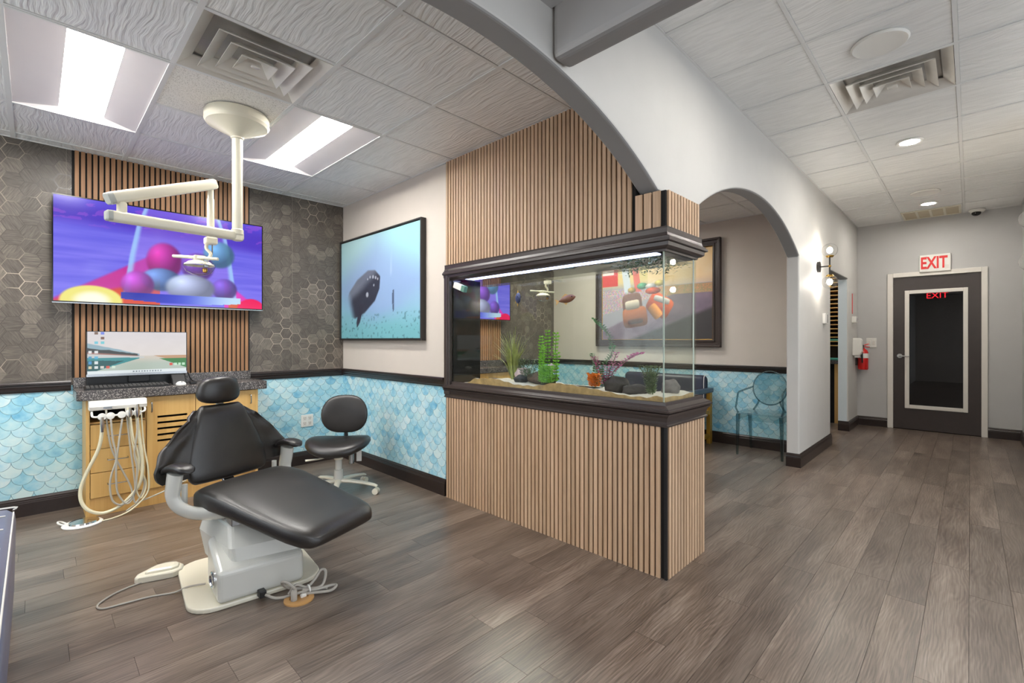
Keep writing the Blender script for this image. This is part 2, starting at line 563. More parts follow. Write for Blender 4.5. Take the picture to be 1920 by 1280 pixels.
def hexpaper():
    """wallpaper printed with wood-grain hexagons, flat edges up"""
    t = NT('hexagon_wallpaper')
    sp = t.node('ShaderNodeSeparateXYZ'); t.link(t.coord('Object'), sp.inputs[0])
    H = 0.0985
    px = t.math('DIVIDE', t.math('ADD', sp.outputs[2], 20.0 * H), H)       # along the flat-to-flat direction
    py = t.math('DIVIDE', t.math('ADD', sp.outputs[0], 40.0 * H), H)
    def part(ox, oy):
        a = t.math('SUBTRACT', t.math('MODULO', t.math('ADD', px, ox), 1.0), 0.5)
        b = t.math('SUBTRACT', t.math('MODULO', t.math('ADD', py, oy), 1.7320508), 0.8660254)
        d = t.math('ADD', t.math('MULTIPLY', a, a), t.math('MULTIPLY', b, b))
        return a, b, d
    a1, b1, d1 = part(0, 0)
    a2, b2, d2 = part(0.5, 0.8660254)
    sel = t.math('LESS_THAN', d2, d1)
    gx = t.mixv(sel, a1, a2); gy = t.mixv(sel, b1, b2)
    ax = t.math('ABSOLUTE', gx); ay = t.math('ABSOLUTE', gy)
    e = t.math('SUBTRACT', 0.5, t.math('MAXIMUM', ax, t.math('ADD', t.math('MULTIPLY', ax, 0.5), t.math('MULTIPLY', ay, 0.8660254))))
    idv = t.node('ShaderNodeCombineXYZ')
    t.link(t.math('ROUND', t.math('MULTIPLY', t.math('SUBTRACT', px, gx), 4.0)), idv.inputs[0])
    t.link(t.math('ROUND', t.math('MULTIPLY', t.math('SUBTRACT', py, gy), 4.0)), idv.inputs[1])
    wn = t.node('ShaderNodeTexWhiteNoise', noise_dimensions='2D'); t.link(idv.outputs[0], wn.inputs['Vector'])
    sc = t.node('ShaderNodeSeparateColor'); t.link(wn.outputs['Color'], sc.inputs[0])
    # wood grain turned by a third of a circle per hexagon
    ang = t.math('MULTIPLY', t.math('FLOOR', t.math('MULTIPLY', sc.outputs[1], 3.0)), 2.0944)
    ca, sa = t.math('COSINE', ang), t.math('SINE', ang)
    gu = t.math('ADD', t.math('MULTIPLY', gx, ca), t.math('MULTIPLY', gy, sa))
    gw = t.math('SUBTRACT', t.math('MULTIPLY', gy, ca), t.math('MULTIPLY', gx, sa))
    gv = t.node('ShaderNodeCombineXYZ')
    t.link(t.math('MULTIPLY', gu, 16.0), gv.inputs[0]); t.link(t.math('MULTIPLY', gw, 1.6), gv.inputs[1])
    t.link(t.math('MULTIPLY', wn.outputs['Value'], 53.0), gv.inputs[2])
    gr = t.noise(gv.outputs[0], 1.0, 3, 0.6)
    base = t.ramp(gr, [(0.3, C(84, 77, 70)), (0.7, C(122, 113, 103))])
    hsv = t.node('ShaderNodeHueSaturation'); t.link(base, hsv.inputs['Color'])
    t.link(t.math('MULTIPLY_ADD', t.math('POWER', sc.outputs[2], 3.0), 0.50, 0.70), hsv.inputs['Value'])
    line = t.math('LESS_THAN', e, 0.022)
    metal = t.noise(t.coord('Object'), 2.2, 2)
    lc = t.mix(t.ramp(metal, [(0.50, (0, 0, 0, 1)), (0.62, (1, 1, 1, 1))]), C(74, 68, 62), C(176, 162, 146))
    t.set(t.mix(line, hsv.outputs[0], lc), t.mixv(line, 0.45, 0.3))
    return t.m
M['hexpaper'] = hexpaper()

def scalepaper(name, axis):
    """wallpaper printed with watercolour fish scales, 0.11 m wide"""
    t = NT(name)
    sp = t.node('ShaderNodeSeparateXYZ'); t.link(t.coord('Object'), sp.inputs[0])
    Wd = 0.109
    u = t.math('DIVIDE', t.math('ADD', sp.outputs[axis], 40 * Wd), Wd)
    v = t.math('DIVIDE', t.math('ADD', sp.outputs[2], 4 * Wd), Wd * 0.5)
    j = t.math('FLOOR', v)
    dy = t.math('MULTIPLY', t.math('SUBTRACT', t.math('ADD', j, 1.0), v), 0.5)
    def row(jj):
        uu = t.math('ADD', u, t.math('MULTIPLY', t.math('MODULO', jj, 2.0), 0.5))
        return uu, t.math('FLOOR', uu)
    u1, i1 = row(j)
    j2 = t.math('SUBTRACT', j, 1.0)
    u2, i2 = row(j2)
    dx = t.math('SUBTRACT', t.math('SUBTRACT', u1, i1), 0.5)
    dist = t.math('SQRT', t.math('ADD', t.math('MULTIPLY', dx, dx), t.math('MULTIPLY', dy, dy)))
    inside = t.math('LESS_THAN', dist, 0.5)
    ii = t.mixv(inside, i2, i1); jj = t.mixv(inside, j2, j)
    idv = t.node('ShaderNodeCombineXYZ'); t.link(ii, idv.inputs[0]); t.link(jj, idv.inputs[1])
    wn = t.node('ShaderNodeTexWhiteNoise', noise_dimensions='2D'); t.link(idv.outputs[0], wn.inputs['Vector'])
    sc = t.node('ShaderNodeSeparateColor'); t.link(wn.outputs['Color'], sc.inputs[0])
    off = t.vmath('SCALE', wn.outputs['Color']); off.node.inputs['Scale'].default_value = 9.0
    wash = t.noise(t.vmath('ADD', t.coord('Object'), off), 13, 3, 0.55)
    k = t.math('ADD', t.math('MULTIPLY', wn.outputs['Value'], 0.32), t.math('MULTIPLY', wash, 0.88))
    cc = t.ramp(k, [(0.35, C(214, 231, 234)), (0.55, C(182, 219, 230)), (0.72, C(144, 203, 224)), (0.88, C(96, 174, 212)), (1.0, C(58, 140, 190))])
    cc = t.mix(t.math('MULTIPLY', sc.outputs[1], 0.30), cc, C(186, 222, 216))
    line = t.math('LESS_THAN', t.math('ABSOLUTE', t.math('SUBTRACT', dist, 0.5)), 0.012)
    t.set(t.mix(line, cc, C(104, 140, 156)), 0.5)
    return t.m
M['scales_x'] = scalepaper('fish_scale_wallpaper_a', 0)
M['scales_y'] = scalepaper('fish_scale_wallpaper_b', 1)

# ------------------------------------------------------------------ the room shell
YT = 4.68      # wall with the screens
XW = 2.26      # partition wall with the picture
YA, YB = 1.167, 1.277   # arcade wall, hall face and bay face
XP = 5.72      # wall of the next bay
XF = 8.34      # end wall of the hall
YR = -0.45     # right wall of the hall
XL, YN = -1.70, -3.0
ZO, ZH, ZN = 2.60, 2.845, 2.51
ZB = 2.63

fl = struct(MB().box(XL - .1, XF + 1.9, YN - .1, YT + .1, -0.10, -0.006).build('floor', M['dark_void']))

PW = 0.1435
def plank_run():
    k = 0
    y = 0.0035 - PW * 22
    row = 0
    while y < YT:
        y0, y1 = y, min(y + PW, YT)
        x = XL - random.random() * 1.1
        xe = XF if y1 > YR else 5.0
        while x < xe:
            L = 1.22
            x0, x1 = max(x, XL), min(x + L, xe)
            if y0 < -1.2:
                x += L; continue
            if x1 - x0 > 0.02:
                MB().box(x0 + .0006, x1 - .0006, y0 + .0006, y1 - .0006, -0.006, 0.0).build('plank', M['plank'], fl)
                k += 1
            x += L
        y += PW; row += 1
    MB().box(XL, 5.0, YN, -1.2 + 0.0, -0.0062, -0.0005).build('plank_field', M['plank'], fl)['kind'] = 'stuff'
    return k
NPL = plank_run()

# wall with the screens (both bays)
wb = struct(MB().box(XL, XP, YT, YT + .12, 0, 2.95).build('wall_back', M['hexpaper'], origin=(0, YT, 0)))
MB().box(XL, 2.26, YT - .004, YT, 0.0, 0.89).build('wallpaper_strip', M['scales_x'], wb)
MB().box(2.55, XP, YT - .004, YT, 0.0, 0.89).build('wallpaper_strip', M['scales_x'], wb)
for sx in (0.163, 1.745):
    MB().box(sx, sx + .0018, YT - .0010, YT, 0.925, ZO).build('paper_seam', plain('seam_grey', C(140, 130, 120), .5), wb)
# partition with the picture
ws = struct(MB().box(XW, 2.55, 2.93, YT, 0, 2.95).build('wall_side', M['paint_taupe'], origin=(XW, YT, 0)))
MB().box(XW - .004, XW, 2.93, YT, 0.0, 0.89).build('wallpaper_strip', M['scales_y'], ws)
# far wall of the next bay
wp = struct(MB().box(XP, XP + .12, YB, YT, 0, 2.95).build('wall_bay', M['paint_taupe'], origin=(XP, YB, 0)))
MB().box(XP - .004, XP, YB, YT, 0.0, 0.89).build('wallpaper_strip', M['scales_y'], wp)

# arcade wall with its two arches and the doorway
def seg_arc(xc, half, zs, rise, n=40):
    Rr = (half * half + rise * rise) / (2 * rise)
    zc = zs + rise - Rr
    return [(xc + half * (-1 + 2 * i / n), zc + math.sqrt(max(0, Rr * Rr - (half * (-1 + 2 * i / n)) ** 2))) for i in range(n + 1)]
pts = [(XL, 0), (-0.10, 0)]
pts += seg_arc(1.092, 1.192, 2.002, 0.325)
pts += seg_arc(3.955, 1.160, 2.022, 0.315)
pts += [(5.115, 0), (6.51, 0), (6.51, 2.035), (7.615, 2.035), (7.615, 0), (XF, 0), (XF, 2.95), (XL, 2.95)]
wa = MB().prism(pts, YA, YB, axis=1).build('wall_arcade', M['paint_hall'], origin=(0, YA, 0), bevel=0.014, bseg=3)
struct(wa)
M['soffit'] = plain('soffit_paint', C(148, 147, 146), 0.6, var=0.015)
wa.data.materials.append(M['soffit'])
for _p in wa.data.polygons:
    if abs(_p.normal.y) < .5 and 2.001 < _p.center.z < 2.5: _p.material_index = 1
# pale lining of the doorway
MB().box(7.611, 7.615, YA + .012, YB, 0.0, 2.035).build('jamb_lining', M['paint_jamb'], wa)

struct(MB().box(XF, XF + .12, YR - .1, 0.775, 2.09, 2.95).box(XF, XF + .12, YR - .1, -0.115, 0, 2.09).box(XF, XF + .12, 0.775, YB, 0, 2.95)
       .build('wall_end', M['paint_grey']))
struct(MB().box(4.95, XF, YR - .1, YR, 0, 2.95).build('wall_right', M['paint_grey']))
struct(MB().box(4.95, 5.05, YN, YR - .1, 0, 2.95).build('wall_return', M['paint_grey']))
# unseen windows added to brighten the ceilings: shop front and bay window
def wall_hole(axis, c0, c1, a0, a1, h0, h1, z0, z1):
    m = MB()
    for q in ((a0, h0, 0, 2.95), (h1, a1, 0, 2.95), (h0, h1, 0, z0), (h0, h1, z1, 2.95)):
        if axis == 1: m.box(q[0], q[1], c0, c1, q[2], q[3])
        else: m.box(c0, c1, q[0], q[1], q[2], q[3])
    return m
def window(name, axis, c, h0, h1, z0, z1, n):
    w = struct(thing(name, 'white framed window added out of view for daylight', 'window', (c, (h0 + h1) / 2, z0) if axis == 0 else ((h0 + h1) / 2, c, z0)))
    del w['category']
    def bx_(a, b_, q0, q1, d):
        return MB().box(c - d, c + d, a, b_, q0, q1) if axis == 0 else MB().box(a, b_, c - d, c + d, q0, q1)
    step = (h1 - h0) / n
    for k in range(n + 1):
        x = h0 + step * k
        bx_(max(h0, x - .03), min(h1, x + .03), z0, z1, .03).build('mullion', M['white_trim'], w)
    for q0, q1 in ((z0, z0 + .05), (z1 - .05, z1)):
        bx_(h0, h1, q0, q1, .028).build('rail', M['white_trim'], w)
    for k in range(n):
        bx_(h0 + step * k + .03, h0 + step * (k + 1) - .03, z0 + .05, z1 - .05, .003).build('pane', M['window_glass'], w)
    ld = bpy.data.lights.new('portal', 'AREA'); ld.shape = 'RECTANGLE'; ld.size = h1 - h0; ld.size_y = z1 - z0
    ld.cycles.is_portal = True
    lo = bpy.data.objects.new('daylight_portal', ld); col.objects.link(lo)
    lo.location = (c - .06, (h0 + h1) / 2, (z0 + z1) / 2) if axis == 0 else ((h0 + h1) / 2, c - .06, (z0 + z1) / 2)
    lo.rotation_euler = (R(90), 0, R(-90)) if axis == 0 else (R(90), 0, 0)
    lo.parent = w; lo.location = Vector(lo.location) - Vector(w.location)
M['window_glass'] = thin_glass('window_glass', (.96, .97, .97, 1), 1.0, 0, .03)
struct(wall_hole(1, YN - .1, YN, XL - .1, 5.05, -1.3, 4.7, .25, 2.40).build('wall_front', M['paint_hall']))
struct(wall_hole(0, XL - .1, XL, YN, YT + .12, 1.75, 4.25, .85, 2.35).build('wall_left', M['paint_taupe']))
window('added_window_1', 1, YN - .05, -1.3, 4.7, .25, 2.40, 4)
window('added_window_2', 0, XL - .05, 1.75, 4.25, .85, 2.35, 2)
# little workroom behind the doorway
struct(MB().box(5.84, 9.3, 3.0, 3.1, 0, 2.6).build('wall_workroom', M['paint_hall']))
struct(MB().box(9.2, 9.3, YB, 3.0, 0, 2.6).build('wall_workroom', M['paint_hall']))
struct(MB().box(5.84, 9.3, YB, 3.1, 2.6, 2.7).build('ceiling_workroom', M['paint_ceiling']))
struct(MB().box(XF + .12, 9.3, YB - .08, YB, 0, 2.6).build('wall_workroom', M['paint_hall']))
# vestibule behind the glazed door, its unlit darkness put into near-black walls
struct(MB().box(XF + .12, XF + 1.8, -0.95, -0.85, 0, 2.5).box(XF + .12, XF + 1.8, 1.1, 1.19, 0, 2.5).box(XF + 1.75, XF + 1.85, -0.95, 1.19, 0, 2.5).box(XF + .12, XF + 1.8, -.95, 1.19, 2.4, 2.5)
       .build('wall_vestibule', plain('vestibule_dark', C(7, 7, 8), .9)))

# beam across the hall and lowered ceiling near the entrance
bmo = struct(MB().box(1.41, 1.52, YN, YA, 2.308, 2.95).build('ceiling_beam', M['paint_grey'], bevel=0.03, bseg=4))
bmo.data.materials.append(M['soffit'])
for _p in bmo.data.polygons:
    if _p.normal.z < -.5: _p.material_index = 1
def pierced(x0, x1, y0, y1, z0, z1, holes):
    xs = sorted({x0, x1} | {h[0] for h in holes} | {h[1] for h in holes})
    ys = sorted({y0, y1} | {h[2] for h in holes} | {h[3] for h in holes})
    m = MB()
    for i in range(len(xs) - 1):
        for j in range(len(ys) - 1):
            cx_, cy_ = (xs[i] + xs[i + 1]) / 2, (ys[j] + ys[j + 1]) / 2
            if not any(h[0] < cx_ < h[1] and h[2] < cy_ < h[3] for h in holes):
                m.box(xs[i], xs[i + 1], ys[j], ys[j + 1], z0, z1)
    return m
ADDED_ENTRY_T = [(tx, tx + .58, ty, ty + 1.12) for tx in (-.9, .35) for ty in (-1.15, -2.75)]  # openings for troffers added out of view as extra light
ADDED_SIDE_T = [(tx, tx + .58, -2.1, -.98) for tx in (2.0, 3.6)]
struct(pierced(XL, 1.41, YN, YA, ZN, 2.95, ADDED_ENTRY_T).build('ceiling_entry', M['paint_ceiling']))

# ------------------------------------------------------------------ ceilings of tiles in a grid
def tiled(name, Z, xs, ys, skip=(), pins=()):
    x0, x1, y0, y1 = xs[0], xs[-1], ys[0], ys[-1]
    root = struct(MB().box(x0, x1, y0, y1, Z + .14, Z + .2).build(name, M['dark_void'], origin=(x0, y0, Z)))
    for i in range(len(xs) - 1):
        for j in range(len(ys) - 1):
            if (i, j) in skip: continue
            m = M['tile_pin'] if (i, j) in pins else M['tile']
            MB().box(xs[i] + .009, xs[i + 1] - .009, ys[j] + .009, ys[j + 1] - .009, Z + .006, Z + .03).build('ceiling_tile', m, root, bevel=.003, bseg=1)
    w = .012
    for x in xs:
        MB().box(max(x0, x - w), min(x1, x + w), y0, y1, Z + .001, Z + .012).build('grid_tee', M['grid_white'], root)
    for y in ys:
        jj = ys.index(y)
        for i in range(len(xs) - 1):
            if (i, jj) in skip and (i, jj - 1) in skip: continue
            MB().box(xs[i] + w, xs[i + 1] - w, max(y0, y - w * .8), min(y1, y + w * .8), Z + .002, Z + .012).build('grid_tee', M['grid_white'], root)
    return root

XS1 = [XL, -1.27, -.685, -.10, .485, 1.07, 1.655, XW]
YS1 = [YB, 1.715, 2.28, 2.845, 3.41, 3.985, 4.565, YT]
tiled('ceiling_bay', ZO, XS1, YS1, skip={(3, 3), (3, 4), (5, 3), (5, 4), (4, 2), (1, 3), (1, 4)}, pins={(4, 3)})
XS2 = [2.55, 3.31, 3.90, 4.485, 5.07, XP]
YS2 = [YB, 1.73, 2.30, 2.86, 3.41, 3.985, 4.565, YT]
tiled('ceiling_next_bay', ZB, XS2, YS2, skip={(1, 3), (1, 4), (3, 3), (3, 4)})
XS3 = [1.52, 1.78, 2.36, 2.965, 3.535, 4.125, 4.73, 5.34, 5.94, 6.55, 7.15, 7.75, XF]
YS3 = [YR, .055, .655, YA]
tiled('ceiling_hall', ZH, XS3, YS3, skip={(4, 1)})
struct(pierced(1.52, 5.05, YN, YR, ZH, ZH + .12, ADDED_SIDE_T).build('ceiling_side', M['paint_ceiling']))

# ------------------------------------------------------------------ skirting, chair rail, casing
BASE = [(0, 0), (.016, 0), (.016, .088), (.013, .094), (.015, .098), (.011, .108), (.012, .114), (.006, .124), (.004, .130), (0, .130)]
RAIL = [(0, .853), (.010, .853), (.012, .862), (.018, .868), (.020, .884), (.026, .892), (.026, .902), (.034, .908), (.034, .918), (.030, .926), (0, .926)]
def moulding(name, prof, path, mat):
    return struct(MB().sweep(prof, path).build(name, mat))
moulding('baseboard_back', BASE, [(XL, YT), (0.248, YT)], M['espresso'])
moulding('baseboard_back', BASE, [(1.33, YT), (XW - .003, YT), (XW - .003, 2.93)], M['espresso'])
moulding('trim_1', RAIL, [(XL, YT - .003), (0.188, YT - .003)], M['espresso'])
moulding('trim_2', RAIL, [(1.37, YT - .003), (XW - .003, YT - .003), (XW - .003, 2.93)], M['espresso'])
moulding('baseboard_bay', BASE, [(2.55, YT - .003), (XP - .003, YT - .003), (XP - .003, YB)], M['espresso'])
moulding('trim_3', RAIL, [(4.56, YT - .003), (XP - .003, YT - .003), (XP - .003, YB)], M['espresso'])
moulding('baseboard_arcade', BASE, [(5.115, YB), (5.115, YA), (6.51, YA), (6.51, YB)], M['espresso'])
moulding('baseboard_arcade', BASE, [(7.615, YB), (7.615, YA), (XF, YA), (XF, 0.825)], M['espresso'])
moulding('baseboard_end', BASE, [(XF, -0.158), (XF, YR), (4.95, YR)], M['espresso'])

# ------------------------------------------------------------------ door at the end of the hall
dr = struct(thing('door_1', 'dark door with tall glass lite and white casing', 'door', (XF, 0.33, 0)))
del dr['category']
for a, b, z0, z1 in ((0.763, 0.825, 0, 2.136), (-0.158, -0.101, 0, 2.136), (-0.101, 0.763, 2.077, 2.136)):
    MB().box(XF - .022, XF + .12, a, b, z0, z1).build('casing', M['white_trim'], dr, bevel=.004)
dd = plain('door_paint', C(62, 54, 52), 0.35, var=0.06, nscale=12)
sl = MB()
for a, b, z0, z1 in ((0.592, 0.761, .008, 2.075), (-0.101, 0.064, .008, 2.075), (0.064, 0.592, .008, .338), (0.064, 0.592, 1.845, 2.075)):
    sl.box(XF + .006, XF + .05, a, b, z0, z1)
sl.build('door_slab', dd, dr)
lf = MB()
for a, b, z0, z1 in ((0.592, 0.640, .290, 1.892), (0.018, 0.064, .290, 1.892), (0.064, 0.592, .290, .338), (0.064, 0.592, 1.845, 1.892)):
    lf.box(XF - .010, XF + .006, a, b, z0, z1)
lf.build('lite_frame', M['white_trim'], dr, bevel=.004)
MB().box(XF + .022, XF + .028, 0.064, 0.592, .338, 1.845).build('pane', M['door_glass'], dr)
hd = MB().lathe([(.002, -.012), (.030, -.012), (.030, 0), (.002, 0)], (XF + .006, 0.692, 1.0), 20, 'x').build('handle_rose', M['chrome'], dr, smooth=True)
MB().tube(catmull([(XF, 0.692, 1.0), (XF - .042, 0.692, 1.0), (XF - .052, 0.68, 1.0), (XF - .052, 0.585, .997)], 6), .009, 10).build('lever', M['chrome'], hd, smooth=True)

# exit sign over the door, and the lit one in the vestibule
ex = thing('exit_sign', 'white exit sign with red letters above the glazed door', 'sign', (XF, 0.333, 2.121))
MB().box(XF - .045, XF - .001, 0.178, 0.487, 2.121, 2.347).build('housing', M['white_plastic'], ex, bevel=.008)
text_part('EXIT', 0.215, M['sign_red'], ex, (XF - .046, 0.343, 2.232), (0, -1, 0), (0, 0, 1), (-1, 0, 0), .004, squeeze=0.60, bold=.006)
MB().box(XF - .048, XF - .045, 0.196, 0.232, 2.15, 2.20).build('chevron_knockout', M['white_trim'], ex)
ex2 = thing('lit_exit_sign', 'small glowing red exit sign in the dark room behind the door glass', 'sign', (XF + 1.0, 0.35, 1.81))
MB().box(XF + 1.0, XF + 1.03, 0.22, 0.48, 1.81, 1.95).build('housing', M['black_plastic'], ex2)
MB().box(XF + 1.01, XF + 1.02, 0.34, 0.36, 1.95, 2.40).build('hanger', M['black_plastic'], ex2)
text_part('EXIT', 0.12, emit('exit_glow', (1, .02, .03, 1), 9.0), ex2, (XF + .997, 0.35, 1.875), (0, -1, 0), (0, 0, 1), (-1, 0, 0), .004)

# switch, thermostat, soap dispenser, alarm strobe, extinguisher, camera
sw = thing('light_switch', 'white double rocker switch plate beside the dark door', 'switch', (XF, 1.003, 1.14))
MB().box(XF - .007, XF, 0.945, 1.062, 1.115, 1.245).build('plate', M['white_plastic'], sw, bevel=.003)
for y in (0.978, 1.028):
    MB().box(XF - .011, XF - .007, y - .016, y + .016, 1.148, 1.212).build('rocker', M['white_trim'], sw, bevel=.002)
th = thing('thermostat', 'small white wall thermostat with grey vent strip under the wall lamp', 'thermostat', (6.15, YA, 1.40))
MB().box(6.10, 6.225, YA - .028, YA, 1.40, 1.515).build('body', M['white_plastic'], th, bevel=.005)
MB().box(6.19, 6.215, YA - .030, YA - .028, 1.41, 1.505).build('display', M['steel'], th)
sd = thing('soap_dispenser', 'white plastic hand soap dispenser on the wall near the red extinguisher', 'dispenser', (8.0, YA, 1.0))
MB().prism([(YA, 1.00), (YA - .085, 1.01), (YA - .105, 1.06), (YA - .10, 1.22), (YA - .085, 1.245), (YA, 1.245)], 7.93, 8.06, 0).build('housing', M['white_plastic'], sd, bevel=.012, bseg=3)
MB().box(7.955, 8.035, YA - .075, YA - .02, .975, 1.01).build('push_bar', M['grid_white'], sd, bevel=.006)
st = thing('alarm_strobe', 'small white alarm strobe below a red strip sign', 'alarm', (7.93, YA, 1.45))
MB().box(7.88, 7.98, YA - .05, YA, 1.455, 1.545).build('housing', M['white_plastic'], st, bevel=.01)
MB().ellipsoid((7.93, YA - .05, 1.50), (.02, .015, .025)).build('lens', M['clear_acrylic'], st, smooth=True)
tag(MB().box(7.905, 7.95, YA - .003, YA, 1.58, 1.86).build('strip_sign', M['sign_red']), 'narrow red vertical strip sign above the alarm strobe', 'sign')

fx, fy = 8.20, YA - .085
fe = thing('fire_extinguisher', 'red fire extinguisher with white label hanging in the hall corner', 'extinguisher', (fx, fy, .80))
MB().lathe([(.01, .80), (.055, .802), (.062, .82), (.062, 1.04), (.050, 1.075), (.022, 1.095), (.018, 1.11)], (fx, fy, 0), 24).build('cylinder', M['red_paint'], fe, smooth=True)
MB().lathe([(.0628, .965), (.0628, 1.03)], (fx, fy, 0), 24).build('paper_label', M['white_plastic'], fe, smooth=True)
MB().lathe([(.012, 1.10), (.018, 1.11), (.018, 1.14), (.008, 1.15)], (fx, fy, 0), 12).build('valve', M['steel'], fe, smooth=True)
MB().tube([(fx - .01, fy, 1.14), (fx + .03, fy - .06, 1.165)], .008, 6).tube([(fx - .01, fy, 1.125), (fx + .035, fy - .07, 1.12)], .007, 6).build('grip', M['red_paint'], fe, smooth=True)
MB().tube(catmull([(fx - .01, fy, 1.13), (fx - .05, fy - .01, 1.14), (fx - .075, fy, 1.05), (fx - .07, fy, .90)], 6), .009, 8).build('hose', M['black_plastic'], fe, smooth=True)
MB().box(fx - .03, fx + .03, fy + .06, YA, .86, 1.10).build('bracket', M['black_plastic'], fe)

sc_ = thing('security_camera', 'white dome security camera with black lens under the hall ceiling', 'camera', (8.24, -.06, ZH - .07))
MB().lathe([(.075, ZH), (.075, ZH - .018), (.060, ZH - .035), (.01, ZH - .036)], (8.24, -.06, 0), 24).build('base', M['white_plastic'], sc_, smooth=True)
MB().ellipsoid((8.22, -.055, ZH - .045), (.045, .045, .035)).build('lens_ball', M['black_gloss'], sc_, smooth=True)

# ------------------------------------------------------------------ ceiling fixtures
def troffer(x0, x1, y0, y1, z, label, group, lens='troffer_lens'):
    t = thing('ceiling_light', label, 'ceiling light', ((x0 + x1) / 2, (y0 + y1) / 2, z), group=group)
    w = x1 - x0
    a, b = x0 + .35 * w, x1 - .30 * w
    ye0, ye1 = y0 + .04, y1 - .04
    zt = z + .034
    rim = MB()
    for q in ((x0, x1, y0, y0 + .012), (x0, x1, y1 - .012, y1), (x0, x0 + .012, y0 + .012, y1 - .012), (x1 - .012, x1, y0 + .012, y1 - .012)):
        rim.box(q[0], q[1], q[2], q[3], z - .001, z + .012)
    rim.build('rim', M['grid_white'], t)
    def pan(xe, xi):
        n = 8; m = MB()
        for yy, ze in ((0, 0),):
            m.quad_grid(lambda u, v: (xe + (xi - xe) * u, y0 + .012 + (y1 - y0 - .024) * v, z + .004 + (zt - z - .004) * u), n, 1)
        return m
    pan(x0 + .012, a).build('reflector', M['troffer_pan'], t, smooth=True)
    pan(x1 - .012, b).build('reflector', M['troffer_pan'], t, smooth=True)
    MB().box(a, b, ye0, ye1, zt, zt + .003).build('lens', M[lens], t)
    for (ya, yb) in ((y0 + .012, ye0), (y1 - .012, ye1)):
        MB().add([(x0 + .012, ya, z + .004), (x1 - .012, ya, z + .004), (b, yb, zt), (a, yb, zt)], [(0, 1, 2, 3)]).build('end_plate', M['troffer_pan'], t)
    MB().box(x0 + .01, x1 - .01, y0 + .01, y1 - .01, zt + .004, zt + .03).build('housing', M['troffer_pan'], t)
    return t
g = 'troffer lights of the bays'
troffer(-.10, .485, 2.845, 3.985, ZO, 'bright recessed troffer light nearest the blue bench, above the hexagon wall', g)
troffer(1.07, 1.655, 2.845, 3.985, ZO, 'bright recessed troffer light between the lamp pole and the whale picture', g)
troffer(-1.27, -.685, 2.845, 3.985, ZO, 'unseen recessed troffer light added over the blue bench', g)  # out of view, added to light the bay more evenly
troffer(3.31, 3.90, 2.86, 3.985, ZB, 'recessed troffer light of the next bay over its maple cabinet', g)
troffer(4.485, 5.07, 2.86, 3.985, ZB, 'recessed troffer light of the next bay beside the racing poster wall', g)

g2 = 'added troffer lights out of view'  # fill lights added behind the camera, no such fixtures seen
for q in ADDED_ENTRY_T: troffer(*q, ZN, 'unseen troffer light added in the lowered entrance ceiling', g2, 'added_lens')
for q in ADDED_SIDE_T: troffer(*q, ZH, 'unseen troffer light added in the side room past the beam', g2, 'added_lens')

def diffuser(x0, x1, y0, y1, z, label, n=4, tilt=1):
    t = thing('air_vent', label, 'vent', ((x0 + x1) / 2, (y0 + y1) / 2, z), group='louvred ceiling vents')
    def frame(i0, o0, zi, zo):
        m = MB(); vs = []
        for ins, zz in ((i0, zi), (o0, zo)):
            vs += [(x0 + ins, y0 + ins, zz), (x1 - ins, y0 + ins, zz), (x1 - ins, y1 - ins, zz), (x0 + ins, y1 - ins, zz)]
        top = [(p[0], p[1], p[2] + .006) for p in vs]
        m.add(vs + top, [(i, (i + 1) % 4, 4 + (i + 1) % 4, 4 + i) for i in range(4)] + [(8 + i, 12 + i, 12 + (i + 1) % 4, 8 + (i + 1) % 4) for i in range(4)]
              + [(i, 8 + i, 8 + (i + 1) % 4, (i + 1) % 4) for i in range(4)] + [(4 + i, 4 + (i + 1) % 4, 12 + (i + 1) % 4, 12 + i) for i in range(4)])
        return m
    frame(.055, 0.0, z + .045, z + .001).build('surround', M['vent_metal'], t)
    for k in range(n - 1):
        i0 = .075 + k * .062
        frame(i0 + .055, i0, z + .030, z - .012 - .004 * k).build('louver', M['vent_metal'], t)
    ii = .075 + (n - 1) * .062
    MB().box(x0 + ii, x1 - ii, y0 + ii, y1 - ii, z - .018, z - .010).build('centre_plate', M['vent_metal'], t, bevel=.004)
    MB().box(x0 + .02, x1 - .02, y0 + .02, y1 - .02, z + .060, z + .065).build('duct_void', plain('duct_grey', C(170, 166, 160), .5, .2), t)
    return t
diffuser(.497, 1.058, 2.292, 2.833, ZO, 'square stepped louver vent beside the ceiling lamp pole')
diffuser(3.547, 4.113, .067, .643, ZH, 'square stepped louver vent beside the round hall speaker')

def can(x, y, z, label):
    t = thing('recessed_light', label, 'ceiling light', (x, y, z - .006), group='recessed downlights of the hall')
    MB().lathe([(.062, z + .004), (.088, z + .004), (.090, z), (.086, z - .006), (.066, z - .004), (.062, z + .002)], (x, y, 0), 28).build('trim_ring', M['white_plastic'], t, smooth=True)
    MB().lathe([(.001, z + .003), (.064, z + .003), (.064, z + .001), (.001, z + .001)], (x, y, 0), 28).build('lens', M['can_glow'], t)
    return t
can(5.035, .355, ZH, 'glowing recessed downlight past the hall louver vent')
can(7.47, .355, ZH, 'glowing recessed downlight in front of the end grille')
can(2.66, .355, ZH, 'recessed downlight between the beam and the round speaker')
def speaker(x, y, z, label):
    t = thing('ceiling_speaker', label, 'speaker', (x, y, z - .01), group='round ceiling speakers')
    MB().lathe([(.105, z + .004), (.128, z + .004), (.130, z - .002), (.122, z - .010), (.106, z - .006)], (x, y, 0), 32).build('rim', M['white_plastic'], t, smooth=True)
    MB().lathe([(.001, z - .006), (.106, z - .004), (.106, z + .002), (.001, z + .002)], (x, y, 0), 32).build('grille', plain('speaker_mesh', C(186, 184, 180), .6, bump=.4, bscale=500), t, smooth=True)
